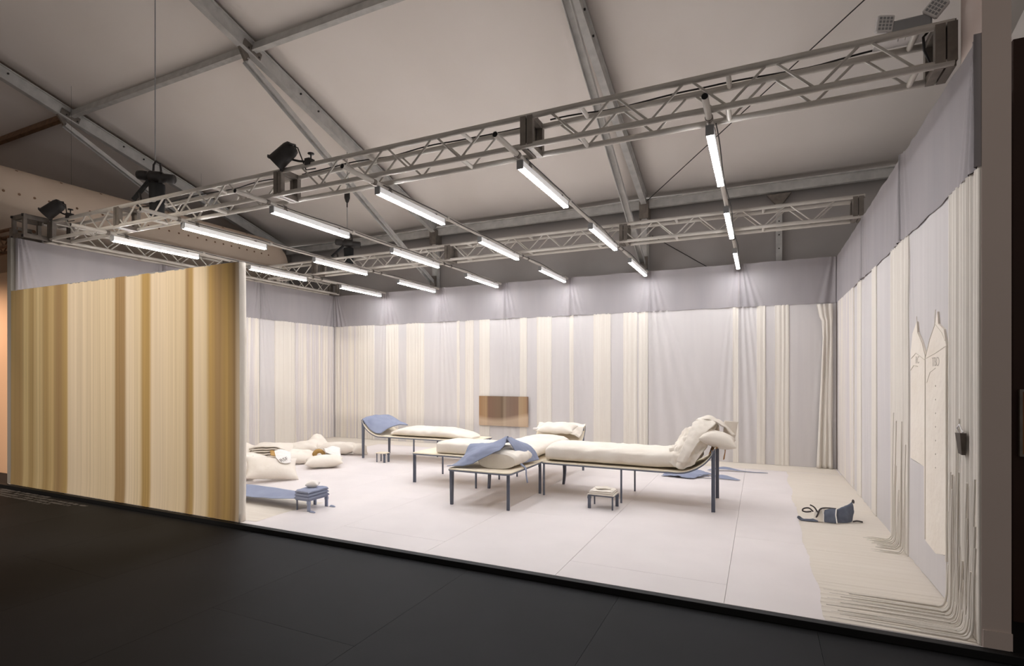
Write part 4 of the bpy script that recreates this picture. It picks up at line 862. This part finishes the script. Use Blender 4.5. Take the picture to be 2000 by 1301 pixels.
# pillows heaped on the floor at the left
GP = 'cream pillows'
pillow('pillow', 0.74, 0.42, 0.18, (-7.78, -4.72, 0.004), (0.70, 0.13, 1.02), 'large cream pillow leaning nearest the curtain end', seed=31, group=GP)
pillow('pillow', 0.66, 0.46, 0.22, (-8.35, -4.98, 0.004), (0.75, 0.05, 1.0), 'cream pillow half hidden behind the curtain end', seed=33, group=GP)
pillow('pillow', 0.62, 0.42, 0.19, (-7.92, -3.52, 0.004), (0.05, 0.0, 0.75), 'flat cream pillow lying nearest the blue-cushion daybed', seed=35, group=GP, amp=0.006)
pillow('pillow', 0.55, 0.40, 0.17, (-8.62, -3.40, 0.004), (0.35, 0.1, 0.9), 'cream pillow tucked left of the ochre roll', seed=37, group=GP)
pillow('pillow', 0.60, 0.42, 0.18, (-9.35, -2.62, 0.004), (0.3, -0.2, 0.6), 'slumped cream pillow beside the peaked cloth', seed=39, group=GP)
pillow('pillow', 0.70, 0.48, 0.17, (-9.35, -3.95, 0.004), (0.05, 0.1, 0.8), 'flat cream pillow behind the largest one', seed=41, group=GP)
pillow('pillow', 0.60, 0.42, 0.24, (-10.20, -3.45, 0.004), (0.3, 0.1, 0.6), 'cream pillow furthest back by the left wall', seed=43, group=GP)
pillow('pillow', 0.80, 0.32, 0.21, (-8.75, -2.25, 0.004), (0.0, 0.0, 0.35), 'long cream bolster cushion lying towards the back wall', seed=45, group=GP, cut=0.03)
pillow('pillow', 0.30, 0.26, 0.15, (-8.32, -2.16, 0.004), (0.5, 0.2, 0.9), 'small cream cushion end by the long bolster', seed=46, group=GP)
# folded blankets
fk = thing('blanket_pile', (-9.85, -2.85, 0.0), 'untidy pile of folded cream blankets by the left wall', 'blanket')
for q in range(5):
    zz = 0.012 + 0.045 * q
    cloth([[(-10.25 + 0.04 * q, -3.05, zz), (-10.1, -2.95, zz + 0.05), (-9.8, -2.75, zz + 0.035), (-9.45, -2.45 + 0.05 * q, max(0.01, zz - 0.02))],
           [(-10.1 + 0.03 * q, -3.22, zz), (-9.95, -3.10, zz + 0.045), (-9.65, -2.92, zz + 0.03), (-9.32, -2.65 + 0.04 * q, max(0.01, zz - 0.02))],
           [(-9.98, -3.38, zz), (-9.82, -3.28, zz + 0.02), (-9.55, -3.08, zz + 0.01), (-9.25, -2.85, 0.010)]], 20, 30, 0.02, 0.010, 5, q * 1.7, 'blanket_fold', M_CREAM, fk, lo=0.022)
cloth([[(-9.55, -2.25, 0.02), (-9.42, -2.22, 0.16), (-9.30, -2.2, 0.22), (-9.1, -2.1, 0.03)], [(-9.48, -2.38, 0.10), (-9.38, -2.32, 0.33), (-9.26, -2.26, 0.36), (-9.06, -2.2, 0.16)], [(-9.42, -2.50, 0.06), (-9.32, -2.46, 0.26), (-9.20, -2.40, 0.25), (-9.0, -2.32, 0.10)], [(-9.36, -2.62, 0.015), (-9.25, -2.58, 0.08), (-9.12, -2.5, 0.08), (-8.95, -2.42, 0.015)]], 26, 26, 0.01, 0.02, 6, 12, 'peaked_cloth', M_CREAM, label='cream cloth standing in a crumpled peak near the left corner', cat='cloth', lo=0.012)
# paper tag with letters on the near pillow, ochre roll and white paper
tg = thing('folded_tote', (-8.02, -4.32, 0.22), 'white folded tote with lettering on the largest floor pillow', 'bag')
TM = PM['large cream pillow leaning nearest the curtain end']
def tl(x, y, z): return tuple(TM @ Vector((x, y, z)))
cloth([[tl(0.02, 0.30, 0.05), tl(0.13, 0.32, 0.07), tl(0.27, 0.29, 0.05)], [tl(0.02, 0.22, 0.075), tl(0.13, 0.23, 0.09), tl(0.27, 0.21, 0.075)], [tl(0.04, 0.11, 0.105), tl(0.14, 0.10, 0.115), tl(0.25, 0.10, 0.10)], [tl(0.09, 0.01, 0.118), tl(0.16, -0.01, 0.122), tl(0.24, 0.02, 0.112)]][::-1], 18, 18, 0.006, 0.004, 8, 4, 'tote_body', M_PAPER, tg)
text_part('RSF', 0.085, TM @ Matrix.Translation((0.155, 0.035, 0.132)) @ Euler((0, 0, 0.5)).to_matrix().to_4x4(), 'lettering', M_INK2, tg)
cloth([[tl(-0.03, 0.30, 0.05), tl(-0.035, 0.16, 0.10)], [tl(0.0, 0.30, 0.06), tl(0.0, 0.14, 0.11)], [tl(0.03, 0.29, 0.06), tl(0.03, 0.13, 0.115)]], 8, 8, 0.008, 0.001, 8, 4, 'ochre_edge', M_OCHRE, tg)
ro = thing('ochre_roll', (-8.30, -3.22, 0.0), 'ochre card roll propped behind the flat pillow', 'roll')
MB().lathe((-8.40, -3.17, 0.135), (0.80, -0.55, 0), [(0, 0.11), (0.09, 0.11), (0.09, 0.045), (0.0, 0.045), (0, 0.11)], 28).build('card_ring', M_OCHRE, ro)
MB().lathe((-8.36, -3.20, 0.135), (0.80, -0.55, 0), [(0, 0), (0.0, 0.044), (0.055, 0.044), (0.055, 0.03), (0.055, 0)], 16).build('white_core', M_PAPER, ro)
cloth([[(-8.42, -3.02, 0.20), (-8.30, -2.94, 0.27), (-8.18, -2.86, 0.24)], [(-8.30, -3.14, 0.26), (-8.18, -3.06, 0.24), (-8.06, -2.98, 0.17)], [(-8.20, -3.20, 0.20), (-8.06, -3.14, 0.13), (-7.95, -3.08, 0.05)]], 16, 16, 0.006, 0.008, 7, 9, 'white_sheet', M_PAPER, label='white paper sheet bent over the ochre roll', cat='paper')
# blue garment lying under the right daybed
bgm = thing('blue_garment', (-2.1, -1.7, 0.0), 'pale blue garment flung on the floor behind the right daybed', 'garment')
cloth([[(-2.56, -1.93, 0.02), (-2.40, -1.95, 0.035), (-2.22, -1.98, 0.03), (-2.08, -1.98, 0.02)], [(-2.48, -1.72, 0.03), (-2.35, -1.70, 0.07), (-2.16, -1.72, 0.06), (-1.98, -1.76, 0.04)], [(-2.40, -1.45, 0.02), (-2.25, -1.42, 0.05), (-2.06, -1.44, 0.07), (-1.85, -1.5, 0.02)]], 20, 26, 0.006, 0.014, 7, 8, 'body_cloth', M_BLUE, bgm, lo=0.008)
cloth([[(-2.05, -1.85, 0.02), (-1.9, -1.82, 0.04), (-1.7, -1.80, 0.015), (-1.45, -1.84, 0.012)], [(-2.02, -1.80, 0.05), (-1.9, -1.76, 0.02), (-1.68, -1.73, 0.06), (-1.43, -1.80, 0.012)]], 8, 26, 0.004, 0.004, 8, 3, 'lower_strap', M_BLUE, bgm, lo=0.006)
cloth([[(-1.95, -1.15, 0.02), (-1.7, -1.05, 0.035), (-1.4, -1.0, 0.012), (-1.05, -0.98, 0.010)], [(-1.93, -1.06, 0.02), (-1.7, -0.95, 0.06), (-1.4, -0.95, 0.012), (-1.05, -0.95, 0.010)]], 8, 26, 0.004, 0.003, 8, 6, 'upper_strap', M_BLUE, bgm, lo=0.006)
# navy apron heap by the right wall
na_ = thing('denim_apron', (-0.5, -3.8, 0.0), 'slate navy denim apron heaped on the cream floor cloth', 'garment')
cloth([[(-0.42, -3.86, 0.012), (-0.36, -3.84, 0.010), (-0.30, -3.80, 0.012), (-0.27, -3.74, 0.014)], [(-0.44, -3.82, 0.07), (-0.38, -3.80, 0.085), (-0.31, -3.77, 0.10), (-0.25, -3.72, 0.12)], [(-0.43, -3.78, 0.12), (-0.37, -3.75, 0.15), (-0.31, -3.72, 0.175), (-0.26, -3.68, 0.205)], [(-0.40, -3.70, 0.10), (-0.34, -3.66, 0.13), (-0.29, -3.62, 0.15), (-0.25, -3.58, 0.16)]], 24, 26, 0.005, 0.005, 10, 2, 'skirt_panel', M_NAVY, na_, lo=0.009)
cloth([[(-0.54, -3.90, 0.013), (-0.47, -3.905, 0.012), (-0.425, -3.90, 0.012)], [(-0.545, -3.87, 0.075), (-0.48, -3.865, 0.09), (-0.43, -3.86, 0.085)], [(-0.53, -3.82, 0.125), (-0.47, -3.80, 0.14), (-0.42, -3.79, 0.135)]], 18, 18, 0.005, 0.003, 10, 5, 'pocket_panel', M_NAVY, na_, lo=0.009)
cloth([[(-0.64, -3.88, 0.015), (-0.59, -3.90, 0.012), (-0.55, -3.89, 0.012)], [(-0.63, -3.84, 0.08), (-0.585, -3.85, 0.085), (-0.545, -3.84, 0.085)], [(-0.61, -3.79, 0.12), (-0.56, -3.79, 0.135), (-0.52, -3.78, 0.13)]], 16, 16, 0.005, 0.004, 10, 5, 'cream_bib', M_CREAM, na_, lo=0.009)
cloth([[(-0.80, -3.93, 0.04), (-0.765, -3.92, 0.012), (-0.70, -3.91, 0.012), (-0.60, -3.91, 0.012)], [(-0.79, -3.90, 0.052), (-0.75, -3.88, 0.020), (-0.69, -3.87, 0.022), (-0.60, -3.87, 0.03)], [(-0.77, -3.87, 0.045), (-0.73, -3.84, 0.012), (-0.67, -3.83, 0.012), (-0.58, -3.83, 0.04)]], 14, 26, 0.004, 0.003, 10, 3, 'trailing_strap', M_NAVY, na_, lo=0.009)
for pts in ([(-0.55, -3.905, 0.014), (-0.545, -3.875, 0.08), (-0.55, -3.83, 0.135)], [(-0.425, -3.905, 0.014), (-0.432, -3.865, 0.09), (-0.42, -3.80, 0.14)]):
    MB().tube(pts, 0.006, 6).build('bound_edge', M_PAPER, na_)
for pts in ([(-0.64, -3.83, 0.10), (-0.68, -3.84, 0.135), (-0.73, -3.86, 0.13), (-0.745, -3.88, 0.11), (-0.71, -3.88, 0.10), (-0.66, -3.86, 0.105)], [(-0.60, -3.84, 0.10), (-0.63, -3.85, 0.15), (-0.67, -3.86, 0.175)], [(-0.62, -3.86, 0.03), (-0.60, -3.87, 0.08), (-0.57, -3.83, 0.135), (-0.50, -3.80, 0.145), (-0.42, -3.78, 0.14)], [(-0.26, -3.74, 0.012), (-0.22, -3.73, 0.020), (-0.17, -3.72, 0.012)], [(-0.26, -3.68, 0.20), (-0.252, -3.675, 0.228), (-0.246, -3.69, 0.215), (-0.25, -3.70, 0.20)]):
    Q = catmull(np.array(pts)[:, None, :].repeat(2, 1), 16, 2)[:, 0]
    MB().tube([tuple(p) for p in Q], 0.008, 6).build('neck_strap', M_NAVYTRIM, na_)

# ================================================================== SURROUNDINGS
# lettering strips on the dark floor at the far left (unreadable in the photograph: plain short marks)
lt_ = MB()
for r_, (x0, x1, y) in enumerate(((-11.0, -9.75, -6.600), (-11.15, -8.75, -6.665), (-11.2, -8.98, -6.735), (-11.25, -9.3, -6.80))):
    x = x0
    while x < x1:
        wd = 0.012 + 0.028 * random.random()
        if random.random() > 0.14: lt_.box(x, x + wd, y - 0.017 - 0.008 * random.random(), y + 0.014 + 0.010 * random.random(), GROUND + 0.0002, GROUND + 0.0012)
        x += wd + 0.007 + 0.006 * random.random()
lt_.build('floor_lettering', M_VINYL, None, 'rows of worn grey lettering on the dark floor at far left', 'lettering', kind='stuff')
# neighbouring stands
MB().box(-17.5, -11.30, -5.95, -5.85, GROUND, 3.28).build('wall_neighbour_left', M_PEACH, kind='structure', label='peach wall of the neighbouring stand at the left edge')
nb = MB().box(0.36, 3.6, -5.86, -5.70, GROUND, 3.80).build('wall_neighbour_right', M_MAROON, kind='structure', label='dark maroon wall of the neighbouring stand at the right edge')
fr = thing('framed_panel', (0.72, -5.88, 1.05), 'amber wooden framed panel on the dark neighbouring wall', 'frame')
MB().box(0.40, 1.05, -5.875, -5.861, 1.06, 1.47).build('panel_face', M_WOOD, fr)
for (x0, x1, z0, z1) in ((0.385, 0.40, 1.045, 1.485), (1.05, 1.065, 1.045, 1.485), (0.40, 1.05, 1.47, 1.485), (0.40, 1.05, 1.045, 1.06)): MB().box(x0, x1, -5.885, -5.861, z0, z1).build('frame_bar', M_ALUD, fr)
# unseen lamps added to brighten the striped curtain and the left neighbour wall
def added_flood(loc, aim, label, energy, col, angle, blend, top):
    t = thing('added_spotlight', loc, label, 'spotlight')
    L = Vector(loc); d = (Vector(aim) - L).normalized()
    MB().lathe(L - d * 0.22, d, [(0, 0), (0, 0.05), (0.04, 0.09), (0.2, 0.10), (0.2, 0.09), (0.06, 0.08), (0.05, 0)], 20).build('can', M_BLACK, t)
    MB().tube([L - d * 0.12, Vector((L.x, L.y, L.z + 0.2)), Vector((L.x, L.y, top))], 0.012, 8).build('drop_pole', M_BLACK, t)
    ld = bpy.data.lights.new('lamp', 'SPOT'); ld.energy = energy; ld.color = col; ld.spot_size = angle; ld.spot_blend = blend; ld.shadow_soft_size = 0.08
    lo = bpy.data.objects.new('lamp', ld); COL.objects.link(lo); lo.parent = t; lo.rotation_euler = d.to_track_quat('-Z', 'Y').to_euler()
added_flood((-7.2, -11.6, 4.6), (-8.75, -6.5, 1.35), 'added unseen spotlight on a drop pole aimed at the striped curtain', 1180, (1.0, 0.91, 0.80), 0.98, 0.5, zroof(-11.6) - 0.02)
added_flood((-13.7, -8.3, 3.9), (-12.5, -5.95, 1.3), 'added unseen spotlight washing the peach neighbouring wall', 750, (1.0, 0.78, 0.60), 1.0, 0.9, zroof(-8.3) - 0.02)
